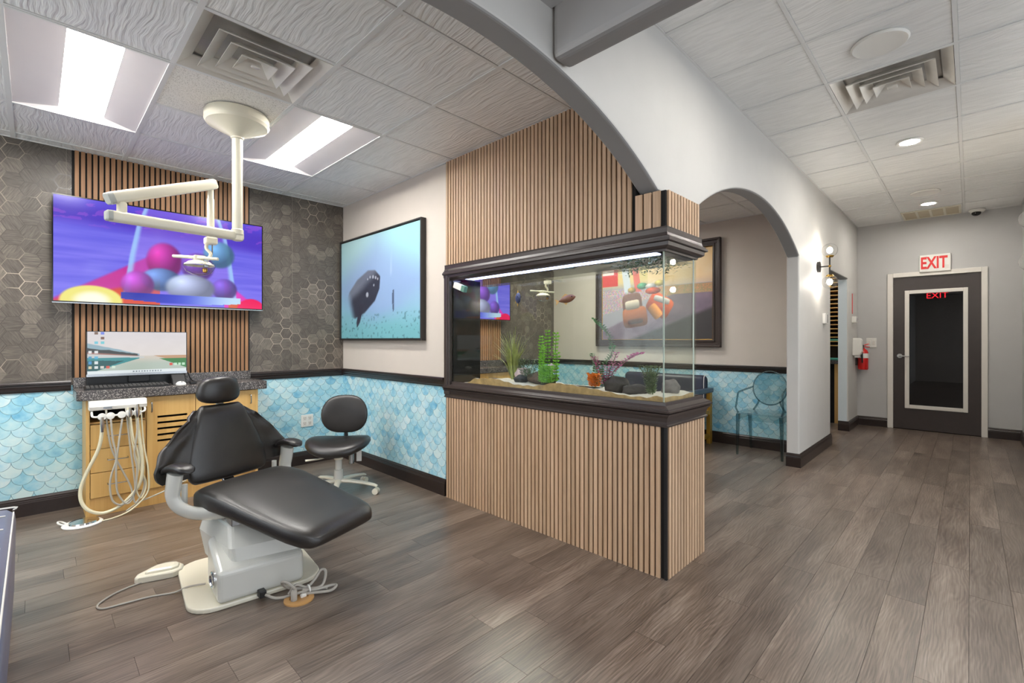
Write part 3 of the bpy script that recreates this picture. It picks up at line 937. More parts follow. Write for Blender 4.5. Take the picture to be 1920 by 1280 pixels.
speaker(3.245, .355, ZH, 'round white ceiling speaker beside the hall louver vent')
speaker(6.88, .355, ZH, 'round white ceiling speaker near the end of the hall')

gr = thing('return_grille', 'long slotted return air grille over the dark door', 'vent', (8.05, .355, ZH - .008))
MB().box(7.80, 7.83, .08, .64, ZH - .006, ZH + .004).box(8.27, 8.30, .08, .64, ZH - .006, ZH + .004).box(7.83, 8.27, .08, .10, ZH - .006, ZH + .004).box(7.83, 8.27, .62, .64, ZH - .006, ZH + .004).build('frame', M['cream_enamel'], gr)
for k in range(1, 4):
    MB().box(7.83, 8.27, .10 + .13 * k - .012, .10 + .13 * k + .012, ZH - .006, ZH + .003).build('divider', M['cream_enamel'], gr)
MB().box(7.83, 8.27, .10, .62, ZH + .0005, ZH + .004).build('filter', plain('filter_beige', C(196, 184, 160), .8), gr)

# ------------------------------------------------------------------ wall lamps
def sconce(x, yw, dirn, label):
    t = thing('wall_lamp', label, 'wall lamp', (x, yw, 1.998), group='two-globe wall lamps of the hall')
    yc = yw + dirn * .109
    MB().lathe([(.001, 0), (.058, 0), (.058, .022 * dirn), (.001, .022 * dirn)], (x, yw, 1.998), 28, 'y').build('wall_plate', M['black_plastic'], t, smooth=True)
    MB().tube([(x, yw, 1.998), (x, yc, 1.998)], .007, 10).build('arm', M['black_plastic'], t, smooth=True)
    MB().tube([(x, yc, 1.90), (x, yc, 2.096)], .007, 10).build('rod', M['black_plastic'], t, smooth=True)
    MB().ellipsoid((x, yc, 1.998), (.014, .014, .014)).build('joint', M['brass'], t, smooth=True)
    for s in (1, -1):
        zc = 1.998 + s * .167
        MB().lathe([(.008, zc - s * .078), (.028, zc - s * .076), (.038, zc - s * .062), (.036, zc - s * .056), (.008, zc - s * .06)], (x, yc, 0), 20).build('cup', M['brass'], t, smooth=True)
        gl = MB().ellipsoid((x, yc, zc), (.072, .072, .072), 24, 16).build('globe', M['globe_glass'], t, smooth=True)
        MB().ellipsoid((x, yc, zc), (.026, .026, .032), 14, 10).build('bulb', M['bulb_glow'], gl, smooth=True)
    return t
sconce(5.87, YA, -1, 'two-globe black and brass wall lamp on the arcade wall by the doorway')
sconce(5.43, YR, 1, 'two-globe wall lamp on the hall wall opposite the arches')

wl_ = thing('workroom_light', 'flat ceiling light inside the workroom doorway', 'ceiling light', (7.6, 2.0, 2.56))
MB().box(7.0, 8.2, 1.8, 2.2, 2.57, 2.60).build('housing', M['white_plastic'], wl_)
MB().box(7.03, 8.17, 1.83, 2.17, 2.562, 2.57).build('lens', emit('workroom_lens', (.93, .97, 1, 1), 8.0), wl_)
# ------------------------------------------------------------------ workroom glimpsed through the doorway
tr_ = thing('tray_rack', 'tall wooden rack of narrow shelves inside the doorway', 'rack', (8.5, 1.7, .92))
MB().box(8.60, 8.62, 1.32, 2.2, .92, 2.2).build('back_panel', plain('rack_back_brown', C(70, 52, 36), .6), tr_)  # back panel in a darker brown than the shelves
for k in range(17):
    z = 1.13 + k * .062
    MB().box(8.26, 8.60, 1.32, 2.2, z, z + .013).build('shelf', M['maple'], tr_)
for y in (1.32, 2.18):
    MB().box(8.30, 8.60, y - .01, y + .01, .92, 2.2).build('side_panel', M['maple'], tr_)
ct = thing('workroom_cabinet', 'wooden base cabinet with dark worktop inside the doorway', 'cabinet', (8.4, 1.7, 0))
MB().box(8.14, 8.62, 1.29, 2.2, .87, .92).build('worktop', M['laminate'], ct)
MB().box(8.22, 8.60, 1.42, 2.2, 0, .87).build('body', M['dark_void'], ct)
MB().box(8.20, 8.60, 1.30, 1.42, 0, .87).build('side_panel', M['maple'], ct)
cl1 = plain('green_cloth', C(88, 168, 146), .8, var=.1)
for z, y0 in ((.922, 1.34), (1.205, 1.36)):
    tag(MB().box(8.27, 8.45, y0, y0 + .3, z, z + .03).build('folded_cloth', cl1, bevel=.01), 'folded green cloth lying on the ' + ('worktop' if z < 1 else 'rack shelf') + ' inside the doorway', 'cloth')

# ------------------------------------------------------------------ slatted panels
_slat = {}
def slat_run(parent, mat, along, a0, a1, face, nsign, z0, z1, period, width, depth=.012):
    """upright slats as single pieces; along = 0 (x) or 1 (y); face = plane the slats stand on, nsign = side they stand proud"""
    n = int((a1 - a0) / period + 1e-6)
    lead = ((a1 - a0) - n * period + (period - width)) / 2
    key = (mat.name, along, round(z1 - z0, 4), width, nsign)
    off = Vector(parent.location)
    if parent.parent: off += Vector(parent.parent.location)
    for k in range(n):
        c = a0 + lead + k * period + width / 2
        loc = (c, face, z0) if along == 0 else (face, c, z0)
        if key not in _slat:
            m = MB()
            if along == 0: m.box(-width / 2, width / 2, min(0, nsign * depth), max(0, nsign * depth), 0, z1 - z0)
            else: m.box(min(0, nsign * depth), max(0, nsign * depth), -width / 2, width / 2, 0, z1 - z0)
            o = m.build('slat', mat, parent, local=True)
            o.location = Vector(loc) - off
            _slat[key] = o
        else:
            inst(_slat[key], parent, Vector(loc) - off)

def screen_panel(dx, label):
    t = thing('slat_panel', label, 'wall panel', (.78 + dx, YT - .02, .945), group='brown slat panels behind the screens')
    MB().box(.193 + dx, 1.367 + dx, YT - .012, YT - .001, .945, ZO + (0 if dx == 0 else .03)).build('backing', M['slat_back'], t)
    slat_run(t, M['slat_brown'], 0, .193 + dx, 1.367 + dx, YT - .012, -1, .945, ZO, .034, .0228)
    return t
screen_panel(0, 'brown vertical slat panel behind the television over the maple cabinet')

# ------------------------------------------------------------------ aquarium: cabinet, header, tank
X0, X1, Y0, Y1 = 2.24, 2.737, 1.096, 2.926
ac = thing('aquarium_cabinet', 'slatted pale wood aquarium cabinet with dark stepped moulding', 'aquarium cabinet', ((X0 + X1) / 2, (Y0 + Y1) / 2, 0))
MB().box(X0 + .012, X1 - .012, Y0 + .012, Y1, 0, .80).build('core', M['slat_back'], ac)
slat_run(ac, M['slat_pale'], 1, Y0 + .018, Y1, X0 + .012, -1, 0, .780, .0318, .0218)
slat_run(ac, M['slat_pale'], 0, X0 + .008, X1 - .012, Y0 + .012, -1, 0, .780, .0348, .0236)
MB().box(X0 + .002, X0 + .014, Y0 + .002, Y0 + .016, 0, .78).build('corner_strip', M['black_plastic'], ac)
LOWER = [(-.03, .775), (.004, .775), (.006, .783), (-.002, .788), (-.002, .800), (.004, .822), (.016, .836), (.018, .842), (.012, .844), (.024, .850), (.026, .858), (.016, .862), (.016, .868), (-.012, .882), (-.014, .898), (-.02, .900), (-.03, .896)]
path = [(X0, Y1), (X0, Y0), (X1, Y0), (X1, Y1)]
# travel so that outward is to the right: going from far end along x=X0 towards -y has right = -x
MB().sweep(LOWER, path).build('lower_moulding', M['moulding'], ac)

hdr = thing('slatted_header', 'pale slatted header panel rising from the aquarium to the ceiling', 'wall panel', ((X0 + 2.66) / 2, 2.0, 1.78))
MB().box(X0 + .012, 2.645, Y0 + .012, Y1, 1.775, 1.985).box(X0 + .012, 2.645, YB + .003, Y1, 1.985, ZO).build('core', M['slat_back'], hdr)
slat_run(hdr, M['slat_pale'], 1, YB + .008, Y1, X0 + .012, -1, 1.785, ZO, .0318, .0218)
slat_run(hdr, M['slat_pale'], 1, Y0 + .030, YB + .006, X0 + .012, -1, 1.785, 1.985, .0500, .0400)
slat_run(hdr, M['slat_pale'], 0, X0 + .006, 2.652, Y0 + .012, -1, 1.785, 1.985, .0348, .0236)
UPPER = [(-.03, 1.800), (.000, 1.800), (.004, 1.797), (.002, 1.790), (.002, 1.768), (.006, 1.752), (.012, 1.747), (.018, 1.746), (.018, 1.738), (.026, 1.735), (.027, 1.722), (.014, 1.718), (.012, 1.700), (.000, 1.690), (-.014, 1.686), (-.016, 1.676), (-.03, 1.676)]
XE = 2.665
MB().sweep(UPPER, [(X0, Y1), (X0, Y0), (XE, Y0), (XE, Y1)]).build('upper_moulding', M['moulding'], hdr)
MB().box(X0 + .02, XE - .02, Y0 + .02, Y1, 1.755, 1.775).build('hood_board', M['black_plastic'], hdr)

TY0, TY1, TX0, TX1, TZ0, TZ1 = 1.116, 2.855, 2.256, 2.640, .872, 1.690
tk = thing('aquarium', 'glass aquarium tank with sand bed seen from the hall', 'aquarium', ((TX0 + TX1) / 2, (TY0 + TY1) / 2, TZ0 - .012))
MB().box(TX0, TX0 + .008, TY0, TY1, TZ0, TZ1).build('pane', M['glass'], tk)
MB().box(TX1 - .008, TX1, TY0, TY1, TZ0, TZ1).build('pane', M['glass'], tk)
MB().box(TX0 + .008, TX1 - .008, TY0, TY0 + .008, TZ0, TZ1).build('pane', M['glass'], tk)
MB().box(TX0 + .008, TX1 - .1, TY1 - .006, TY1, TZ0, TZ1).build('end_panel', M['black_gloss'], tk)
MB().box(TX0, TX1, TY0, TY1, TZ0 - .012, TZ0).build('bottom', M['black_plastic'], tk)
seal = plain('silicone_edge', C(206, 214, 210), .3)
MB().box(TX0 + .008, TX0 + .014, TY0 + .008, TY0 + .014, TZ0, TZ1).build('silicone_seam', seal, tk)
MB().box(TX1 - .014, TX1 - .008, TY0 + .008, TY0 + .014, TZ0, TZ1).build('silicone_seam', seal, tk)
wt = thin_glass('water_surface', (.93, .96, .93, 1), 1.3, .02, .05)
MB().quad_grid(lambda u, v: (TX0 + .009 + (TX1 - TX0 - .018) * u, TY0 + .009 + (TY1 - TY0 - .018) * v, 1.655 + .0015 * math.sin(40 * v) * math.cos(17 * u)), 6, 40).build('water_surface', wt, tk, smooth=True)
# frame stile at the wall end
stl = MB().box(X0 - .010, X0 + .02, 2.86, Y1, .80, 1.76).box(X0 - .016, X0 - .006, 2.878, 2.90, .85, 1.725)
stl.build('frame_stile', M['moulding'], tk, bevel=.004)
tl = thing('aquarium_lamp', 'slim bluish light bar under the aquarium hood', 'lamp', (2.40, 2.0, 1.70))
MB().box(2.285, 2.42, 1.20, 2.78, 1.690, 1.755).build('housing', M['black_plastic'], tl)
MB().box(2.290, 2.40, 1.21, 2.77, 1.685, 1.690).build('light_strip', M['tank_lamp'], tl)

# sand bed with its rolling front edge
fr_y = [1.0, 1.156, 1.216, 1.34, 1.493, 1.659, 1.85, 2.01, 2.182, 2.396, 2.601, 2.692, 2.9]
fr_z = [.918, .929, .916, .914, .933, .947, .957, .923, .919, .953, .938, .896, .878]
def sand_h(x, y):
    zf = np.interp(y, fr_y, fr_z)
    k = (x - TX0) / (TX1 - TX0)
    back = .905 + .012 * math.sin(y * 6.0) + .012 * math.sin(y * 13 + 2 * x)
    return zf * (1 - min(1, k * 2.2)) + back * min(1, k * 2.2) + .003 * math.sin(70 * y + 31 * x)
NS_, NX_ = 90, 14
sv = []
xa, xb, ya, yb = TX0 + .009, TX1 - .009, TY0 + .009, TY1 - .009
for j in range(NS_ + 1):
    for i in range(NX_ + 1):
        x = xa + (xb - xa) * i / NX_; y = ya + (yb - ya) * j / NS_
        sv.append((x, y, sand_h(x, y)))
top = len(sv)
sf = [(j * (NX_ + 1) + i, j * (NX_ + 1) + i + 1, (j + 1) * (NX_ + 1) + i + 1, (j + 1) * (NX_ + 1) + i) for j in range(NS_) for i in range(NX_)]
rim_i = [i for i in range(NX_ + 1)] + [j * (NX_ + 1) + NX_ for j in range(1, NS_ + 1)] + [NS_ * (NX_ + 1) + i for i in range(NX_ - 1, -1, -1)] + [j * (NX_ + 1) for j in range(NS_ - 1, 0, -1)]
sv += [(sv[i][0], sv[i][1], TZ0 + .001) for i in rim_i]
for k in range(len(rim_i)):
    a, b = rim_i[k], rim_i[(k + 1) % len(rim_i)]
    sf.append((a, b, top + (k + 1) % len(rim_i), top + k))
sf.append(tuple(top + k for k in range(len(rim_i))))
def sand_mat():
    t = NT('aquarium_sand')
    co = t.coord('Object')
    big = t.noise(co, 12, 3)
    gr_ = t.noise(co, 420, 2)
    a = t.ramp(big, [(0.3, C(190, 178, 160)), (0.65, C(216, 208, 196))])
    t.set(t.mix(t.math('MULTIPLY', gr_, .5), a, C(228, 220, 208)), .9)
    t.bump(gr_, .5, .003)
    return t.m
sb_ = MB().add(sv, sf).build('sand_bed', sand_mat(), smooth=True, angle=60)
tag(sb_, 'rolling pale sand bed on the aquarium floor', 'sand', kind='stuff')
sb_.data.materials.append(plain('brown_sand', C(176, 146, 104), .85, var=.28, nscale=22, bump=.3, bscale=300))
for _p in sb_.data.polygons:
    if abs(_p.normal.z) < .3: _p.material_index = 1

# rocks
def rock(name, c, r, mat, label, seed, group=None):
    rr = np.random.default_rng(seed); ph = rr.random(6) * 6.28
    m = MB().ellipsoid((0, 0, 0), r, 18, 12)
    def f(p):
        d = 1 + .12 * math.sin(9 * p.x / r[0] * .5 + ph[0]) * math.cos(4 * p.y / r[1] + ph[1]) + .07 * math.sin(7 * p.z / r[2] + ph[2] + 3 * p.x / r[0])
        q = p * d
        return Vector((q.x + c[0], q.y + c[1], q.z + c[2]))
    m.xform(f)
    return tag(m.build(name, mat, smooth=True, angle=60), label, 'rock', group)
dk = plain('dark_rock', C(50, 45, 43), .7, var=.35, nscale=60, bump=.6, bscale=90)
lk = plain('lava_rock', C(92, 70, 60), .8, var=.35, nscale=50, bump=.6, bscale=90)
pk = plain('coral_rock', C(196, 168, 172), .8, var=.25, nscale=40, bump=.6, bscale=80)
bk = plain('grey_rock', C(112, 104, 102), .7, var=.25, nscale=40, bump=.5, bscale=80)
def sz(x, y): return sand_h(x, y)
rock('aquarium_rock', (2.44, 1.515, .945), (.06, .085, .055), dk, 'smooth dark dome rock beside the purple aquarium plant', 1)
rock('aquarium_rock', (2.40, 1.36, .928), (.06, .080, .042), dk, 'low dark speckled rock in front of the feathery corner plant', 2)
rock('aquarium_rock', (2.50, 1.20, .945), (.055, .05, .055), bk, 'grey rock standing by the end glass of the aquarium', 3)
rock('aquarium_rock', (2.45, 2.12, .955), (.07, .13, .045), lk, 'brown lava rock lying left of the tall green stems', 4)
rock('aquarium_rock', (2.50, 2.34, .965), (.05, .07, .055), pk, 'pinkish coral rock below the long grass plant', 5)
rock('aquarium_rock', (2.54, 2.10, 1.02), (.03, .035, .035), pk, 'small round pink rock perched behind the lava rock', 6)
rock('aquarium_rock', (2.38, 2.24, .945), (.05, .05, .03), dk, 'flat dark stone between the coral rock and the lava rock', 8)

# plants: leaves joined into parts (each far below ten pixels)
def leaf_mb(m, p, d, up, L, w):
    d = Vector(d).normalized(); s = d.cross(Vector(up)).normalized() * w / 2; p = Vector(p)
    n = d.cross(s).normalized() * (w * .15)
    m.add([p, p + d * L * .5 + s + n, p + d * L, p + d * L * .5 - s + n], [(0, 1, 2, 3)])
def stem_plant(name, base, stems, mat, smat, label, leafL=.022, leafw=.012, step=.016, cat='aquarium plant'):
    t = thing(name, label, cat, base)
    for k, pts in enumerate(stems):
        path = catmull([Vector(base) + Vector(q) for q in pts], 8)
        st_ = MB().tube(path, .002, 5).build('stem', smat, t, smooth=True)
        m = MB(); acc = 0; last = path[0]
        for i in range(1, len(path)):
            acc += (path[i] - last).length; last = path[i]
            if acc >= step:
                acc = 0; d0 = (path[i] - path[i - 1]).normalized()
                a0 = random.random() * 6.28
                for q in range(4):
                    a = a0 + q * math.pi / 2
                    leaf_mb(m, path[i], Vector((math.cos(a), math.sin(a), .35)), d0 if abs(d0.z) < .99 else (1, 0, 0.1), leafL * random.uniform(.8, 1.2), leafw)
        lv = m.build('leaves', mat, t); lv['kind'] = 'stuff'
    return t
gA = plain('leaf_bright', C(122, 182, 52), .45, var=.3, nscale=30)
gB = plain('leaf_mid', C(62, 120, 70), .45, var=.3, nscale=30)
gC = plain('leaf_olive', C(150, 156, 84), .45, var=.3, nscale=30)
gD = plain('leaf_purple', C(172, 78, 128), .45, var=.3, nscale=30)
gE = plain('leaf_orange', C(222, 124, 30), .45, var=.25, nscale=30)
gF = plain('leaf_grey', C(96, 112, 80), .5, var=.3, nscale=30)
gS = plain('stem_green', C(70, 96, 40), .5)
b = (2.40, 2.02, .93)
stem_plant('tall_stem_plant', b, [[(0, .05, 0), (0, .055, .15), (.01, .06, .31)], [(0, 0, 0), (.01, .005, .17), (0, -.005, .345)], [(.02, -.05, 0), (.01, -.06, .15), (0, -.075, .33)], [(-.02, .03, 0), (-.02, .03, .12), (-.02, .02, .24)], [(0, -.07, 0), (0, -.08, .10), (0, -.085, .2)]], gA, gS, 'cluster of tall bright green leafy stems in the aquarium', .026, .016, .013)
bush = stem_plant('leafy_bush', (2.36, 2.00, .93), [[(0, .04 * k, 0), (.01 * k, .045 * k, .05), (.015 * k, .05 * k, .11)] for k in (-1, -.5, 0, .5, 1)], gA, gS, 'low bright green bush at the foot of the tall stems', .030, .019, .009)
stem_plant('curved_plant', (2.45, 1.60, .93), [[(0, .06, 0), (0, .07, .12), (-.01, .09, .2)], [(0, .02, .0), (0, .02, .12), (0, -.05, .22), (0, -.02, .33), (0, .08, .42)]], gB, gS, 'curving green trailing stem above the purple plant', .024, .015, .008)
stem_plant('purple_plant', (2.42, 1.575, .94), [[(0, .01, 0), (0, .04, .09), (0, .08, .17)], [(0, 0, 0), (0, -.03, .10), (0, -.075, .2)], [(0, -.01, 0), (.02, -.05, .1), (.02, -.16, .18), (.02, -.22, .20)], [(.01, 0, 0), (.01, 0, .06), (.0, -.01, .12)]], gD, gS, 'branching purple and pink aquarium plant', .030, .014, .009)
stem_plant('orange_plant', (2.36, 1.62, .935), [[(0, .012 * k, 0), (0, .02 * k, .03), (0, .026 * k, .075)] for k in (-1.2, -.5, .2, .9)], gE, gS, 'small orange leafy plant in front of the purple plant', .030, .020, .007)
stem_plant('feathery_plant', (2.34, 1.235, .925), [[(0, .01 * k, 0), (0, .022 * k, .08), (0, .045 * k, .15)] for k in (-1, -.4, .3, .9, 1.5)], gF, gS, 'feathery grey green plant by the aquarium corner', .022, .010, .008)
stem_plant('speckled_plant', (2.40, 2.20, .93), [[(0, .02 * k, 0), (0, .04 * k, .08), (.02, .06 * k, .15)] for k in (-1.5, -.8, 0, .8, 1.5)], gF, gS, 'speckled olive bush between the grass plant and the tall stems', .026, .012, .007)
gr2 = thing('grass_plant', 'fountain of long thin olive grass blades in the aquarium', 'aquarium plant', (2.47, 2.40, .93))
m = MB()
for k in range(95):
    a = random.random() * 6.28; L = random.uniform(.18, .40); lean = random.uniform(.03, .20)
    lx, ly = math.cos(a) * lean * .55, math.sin(a) * lean
    p0 = Vector((2.47 + math.cos(a) * .015, 2.40 + math.sin(a) * .02, .93))
    mid = p0 + Vector((lx * .35, ly * .35, L * .6)); end = p0 + Vector((lx, ly, L * random.uniform(.8, 1)))
    w = .0050
    pts_ = catmull([p0, mid, end], 4)
    s = Vector((-math.sin(a), math.cos(a), 0)) * w
    vs = []
    for i, q in enumerate(pts_):
        kf = 1 - i / (len(pts_) - 1) * .85
        vs += [q - s * kf, q + s * kf]
    m.add(vs, [(2 * i, 2 * i + 1, 2 * i + 3, 2 * i + 2) for i in range(len(pts_) - 1)])
m.build('blades', gC, gr2)['kind'] = 'stuff'
fp = thing('floating_plant', 'dark green plant floating under the aquarium water surface', 'aquarium plant', (2.42, 1.32, 1.60))
m = MB()
for k in range(420):
    p = Vector((2.30 + random.random() * .28, 1.135 + random.random() * .36, 1.652 - random.random() ** 1.5 * .045))
    leaf_mb(m, p, (random.uniform(-1, 1), random.uniform(-1, 1), random.uniform(-.5, .2)), (0, 0, 1), random.uniform(.016, .03), .010)
m.build('leaves', plain('leaf_dark', C(44, 78, 36), .45, var=.3, nscale=30), fp)['kind'] = 'stuff'

# fish
def fish(c, L, H, T, mats, label, ang, tilt=0):
    t = thing('fish', label, 'fish', c)
    m = MB(); rings = []
    for i in range(13):
        u = i / 12; x = (u - .5) * L
        hh = H / 2 * max(.03, math.sin(math.pi * min(1, u * 1.02)) ** .7 * (1 - .35 * u)); tt = T / 2 * max(.03, math.sin(math.pi * u) ** .8)
        rings.append([(x, tt * math.cos(2 * math.pi * k / 12), hh * math.sin(2 * math.pi * k / 12)) for k in range(12)])
    body = MB().loft(rings).build('body', mats[0], t, local=True, smooth=True)
    MB().prism([(L * .42, 0), (L * .68, H * .35), (L * .62, 0), (L * .68, -H * .35)], -.001, .001, 1).build('tail_fin', mats[1], t, local=True)
    MB().prism([(-L * .15, H * .36), (L * .05, H * .62), (L * .3, H * .3), (L * .2, H * .2)], -.001, .001, 1).build('dorsal_fin', mats[1], t, local=True)
    MB().prism([(-L * .05, -H * .36), (L * .1, -H * .6), (L * .25, -H * .25)], -.001, .001, 1).build('belly_fin', mats[1], t, local=True)
    for s in (-1, 1):
        MB().ellipsoid((-L * .34, s * T * .36, H * .08), (.004, .002, .004), 8, 6).build('eye', M['black_gloss'], t, local=True, smooth=True)
    t.rotation_euler = (0, tilt, ang)
    return t
fb = plain('fish_blue', C(52, 58, 96), .35, var=.2, nscale=40); fyy = plain('fish_yellow', C(214, 160, 50), .4, var=.15)
fr_ = plain('fish_rust', C(120, 74, 54), .4, var=.2, nscale=40); fo = plain('fish_tan', C(206, 160, 96), .4, var=.1)
fish((2.40, 2.29, 1.515), .095, .095, .035, (fb, fyy), 'dark blue fish with yellow fins in the aquarium', R(60))
fish((2.42, 1.87, 1.485), .130, .060, .035, (fr_, fo), 'slim rust brown fish in the middle of the aquarium', R(98), R(12))

# magnetic glass cleaner on the front pane
mg = thing('glass_cleaner', 'white magnetic glass cleaner with green pad on the aquarium pane', 'cleaner', (2.245, 2.735, 1.60))
def rot_y(m, cz, cy, a):
    ca, sa = math.cos(a), math.sin(a)
    return m.xform(lambda p: Vector((p.x, cy + (p.y - cy) * ca - (p.z - cz) * sa, cz + (p.y - cy) * sa + (p.z - cz) * ca)))
rot_y(MB().box(2.222, 2.254, 2.705, 2.800, 1.595, 1.640), 1.62, 2.74, R(20)).build('handle', M['white_plastic'], mg, bevel=.005)
rot_y(MB().box(2.222, 2.254, 2.665, 2.705, 1.595, 1.640), 1.62, 2.74, R(20)).build('pad', plain('green_pad', C(96, 140, 124), .8), mg, bevel=.003)

# ------------------------------------------------------------------ screens: flat pictures
def tv_picture(u, v):
    n = vnoise(u, v, 3, 26, 3); n2 = vnoise(u, v, 14, 20, 4)
    c = np.stack([96 + 40 * n, 92 + 34 * n, 222 + 22 * n], 1)
    c = lay(c, sm(.66, .80, v + .10 * (u - .4)) * .8, (74, 48, 186))
    c = lay(c, sm(.86, 1.0, v) * .5, (104, 92, 236))
    c = lay(c, (n2 > .66) * sm(.7, .8, v) * .35, (190, 90, 220))
    # vehicle sides running to the lower corners
    left = .03 + .40 * u / .3
    c = lay(c, sm(.02, -.02, v - left * .9) * (u < .45), (196, 40, 150))
    c = lay(c, sm(.02, -.03, v - left * .42) * (u < .45), (214, 70, 40))
    rr_ = .04 + .46 * (1 - u) / .24
    c = lay(c, sm(.02, -.02, v - rr_ * .80 + .06) * (u > .78), (222, 60, 190))
    c = lay(c, sm(.02, -.03, v - rr_ * .42 + .04) * (u > .80), (216, 96, 60))
    e = ((u - .15) / .13) ** 2 + ((v - .015) / .15) ** 2
    c = lay(c, sm(1.1, .85, e), (236, 226, 120)); c = lay(c, sm(.6, .1, e + .6 * np.abs(u - .17)), (252, 248, 226))
    e = ((u - .935) / .085) ** 2 + ((v + .02) / .14) ** 2
    c = lay(c, sm(1.1, .85, e), (240, 26, 96))
    # glass dome
    topw = np.interp(v, [.08, .5, .8, 1.05], [.285, .255, .225, .18])
    d = np.abs(u - .565) / topw
    ins = (d < 1) & (v > .07)
    c = lay(c, ins * .30, (176, 130, 236))
    c = lay(c, sm(.86, .95, d) * sm(1.02, .98, d) * (v > .07) * .85, (160, 206, 250))
    # soft round shapes inside
    def blob(cx, cy, rx, ry, colr, edge=.25, a=.9):
        nonlocal c
        q = ((u - cx) / rx) ** 2 + ((v - cy) / ry) ** 2
        sh = np.clip(1.15 - .5 * (((u - cx) / rx + .4) ** 2 + ((v - cy) / ry - .45) ** 2) ** .5, .55, 1.15)
        c = lay(c, sm(1 + edge, 1 - edge, q) * a, np.array(colr)[None, :] * sh[:, None])
    blob(.47, .47, .085, .19, (222, 64, 180)); blob(.455, .27, .095, .12, (120, 168, 236)); blob(.345, .20, .075, .14, (208, 92, 226))
    blob(.75, .60, .085, .15, (124, 190, 238)); blob(.78, .21, .07, .12, (140, 100, 224)); blob(.635, .44, .085, .15, (152, 96, 214)); blob(.60, .20, .125, .15, (206, 220, 250))
    ring = (v < .115) & (v > .02 + .03 * ((u - .57) / .3) ** 2) & (np.abs(u - .57) < .30)
    c = lay(c, ring * 1.0, np.stack([40 + 150 * sm(.45, .85, u), 50 + 170 * sm(.45, .85, u), 170 + 75 * sm(.3, .8, u)], 1))
    return c

def pc_picture(u, v):
    n = vnoise(u, v, 10, 8, 11)
    c = np.stack([236 - 14 * v, 226 - 10 * v, 216 + 2 * v], 1) + 6 * (n[:, None] - .5)
    c = lay(c, sm(.43, .40, v), (214, 204, 190))
    c = lay(c, sm(.40, .2, v) * .8, (178, 196, 184))
    hill = .72 - .55 * u; c = lay(c, sm(.01, -.01, v - hill - .03 * n) * (v > .40) * (u < .5), (150, 178, 190))
    h2 = .60 - .34 * u + .05 * n; c = lay(c, sm(.01, -.01, v - h2) * (v > .42) * (u < .48), (60, 62, 60))
    h3 = .52 - .20 * u; c = lay(c, sm(.01, -.01, v - h3) * (v > .41) * (u < .5), (160, 112, 100))
    h4 = .48 - .15 * u; c = lay(c, sm(.01, -.01, v - h4) * (v > .36) * (u < .55), (206, 208, 206))
    k = (v < .385 - .02 * u) & (v > .30 * (u / .45) + .02) & (u < .5); c = lay(c, k * .85, (40, 136, 142))
    k = (v < .30 - .05 * u + .04 * n) & (v > .28 * (u / .32) + .0) & (u < .36); c = lay(c, k * .9, (36, 84, 84))
    k = (v < .42) & (v > .42 - .22 * (u - .64) / .36) & (u > .64); c = lay(c, k * .9, (196, 150, 110))
    k = (v < .345) & (v > .345 - .25 * (u - .7) / .3) & (u > .70); c = lay(c, k * .95, (52, 128, 62))
    c = lay(c, (v < .072) * 1.0, (232, 240, 242))
    for (iu, iv, col_) in [(.08, .965, (120, 90, 70)), (.14, .965, (110, 130, 230)), (.14, .85, (120, 80, 60)), (.08, .74, (110, 200, 220)), (.14, .74, (110, 205, 215)), (.025, .52, (250, 250, 250)), (.08, .52, (250, 250, 250)),
                           (.025, .39, (70, 150, 190)), (.08, .39, (90, 180, 220)), (.025, .27, (80, 160, 220)), (.08, .27, (245, 250, 250)), (.025, .16, (240, 220, 180)), (.08, .16, (245, 245, 245)), (.135, .16, (240, 230, 220)),
                           (.19, .16, (230, 90, 70)), (.245, .16, (220, 240, 220)), (.83, .19, (226, 70, 50)), (.88, .19, (210, 245, 215)), (.925, .19, (210, 245, 215)), (.97, .19, (210, 245, 215))]:
        c = lay(c, ((np.abs(u - iu) < .016) & (np.abs(v - iv) < .032)) * .9, col_)
    for k in range(11):
        c = lay(c, ((np.abs(u - .44 - .028 * k) < .007) & (np.abs(v - .036) < .016)) * .8, (110, 120, 130))
    return c

def make_tv(dx, label):
    t = thing('television', label, 'television', (.765 + dx, 4.62, 1.482), group='wall televisions')
    x0, x1, z0, z1, y = .087 + dx, 1.443 + dx, 1.482, 2.244, 4.56
    MB().box(x0, x1, y + .004, y + .03, z0, z1).box(x0 + .25, x1 - .25, y + .03, y + .055, z0 + .12, z1 - .12).build('case', M['black_plastic'], t, bevel=.003)
    bz = MB()
    for a, b_, c_, d_ in ((x0, x1, z0, z0 + .014), (x0, x1, z1 - .007, z1), (x0, x0 + .007, z0 + .014, z1 - .007), (x1 - .007, x1, z0 + .014, z1 - .007)):
        bz.box(a, b_, y - .002, y + .004, c_, d_)
    bz.build('bezel', M['black_gloss'], t)
    MB().box(x0, x1, y - .003, y - .001, z0 - .001, z0 + .005).build('bottom_strip', M['steel'], t)
    picture('screen', M['tv_screen'], t, (x0 + .006, y + .001, z0 + .012), (1, 0, 0), (0, 0, 1), x1 - x0 - .012, z1 - z0 - .018, tv_picture, 260, 150)
    MB().box(.55 + dx, .98 + dx, y + .055, YT - .024, 1.70, 2.02).build('wall_bracket', M['black_plastic'], t)
    return t
tv1 = make_tv(0, 'large wide television showing a bright violet cartoon scene over the cabinet')

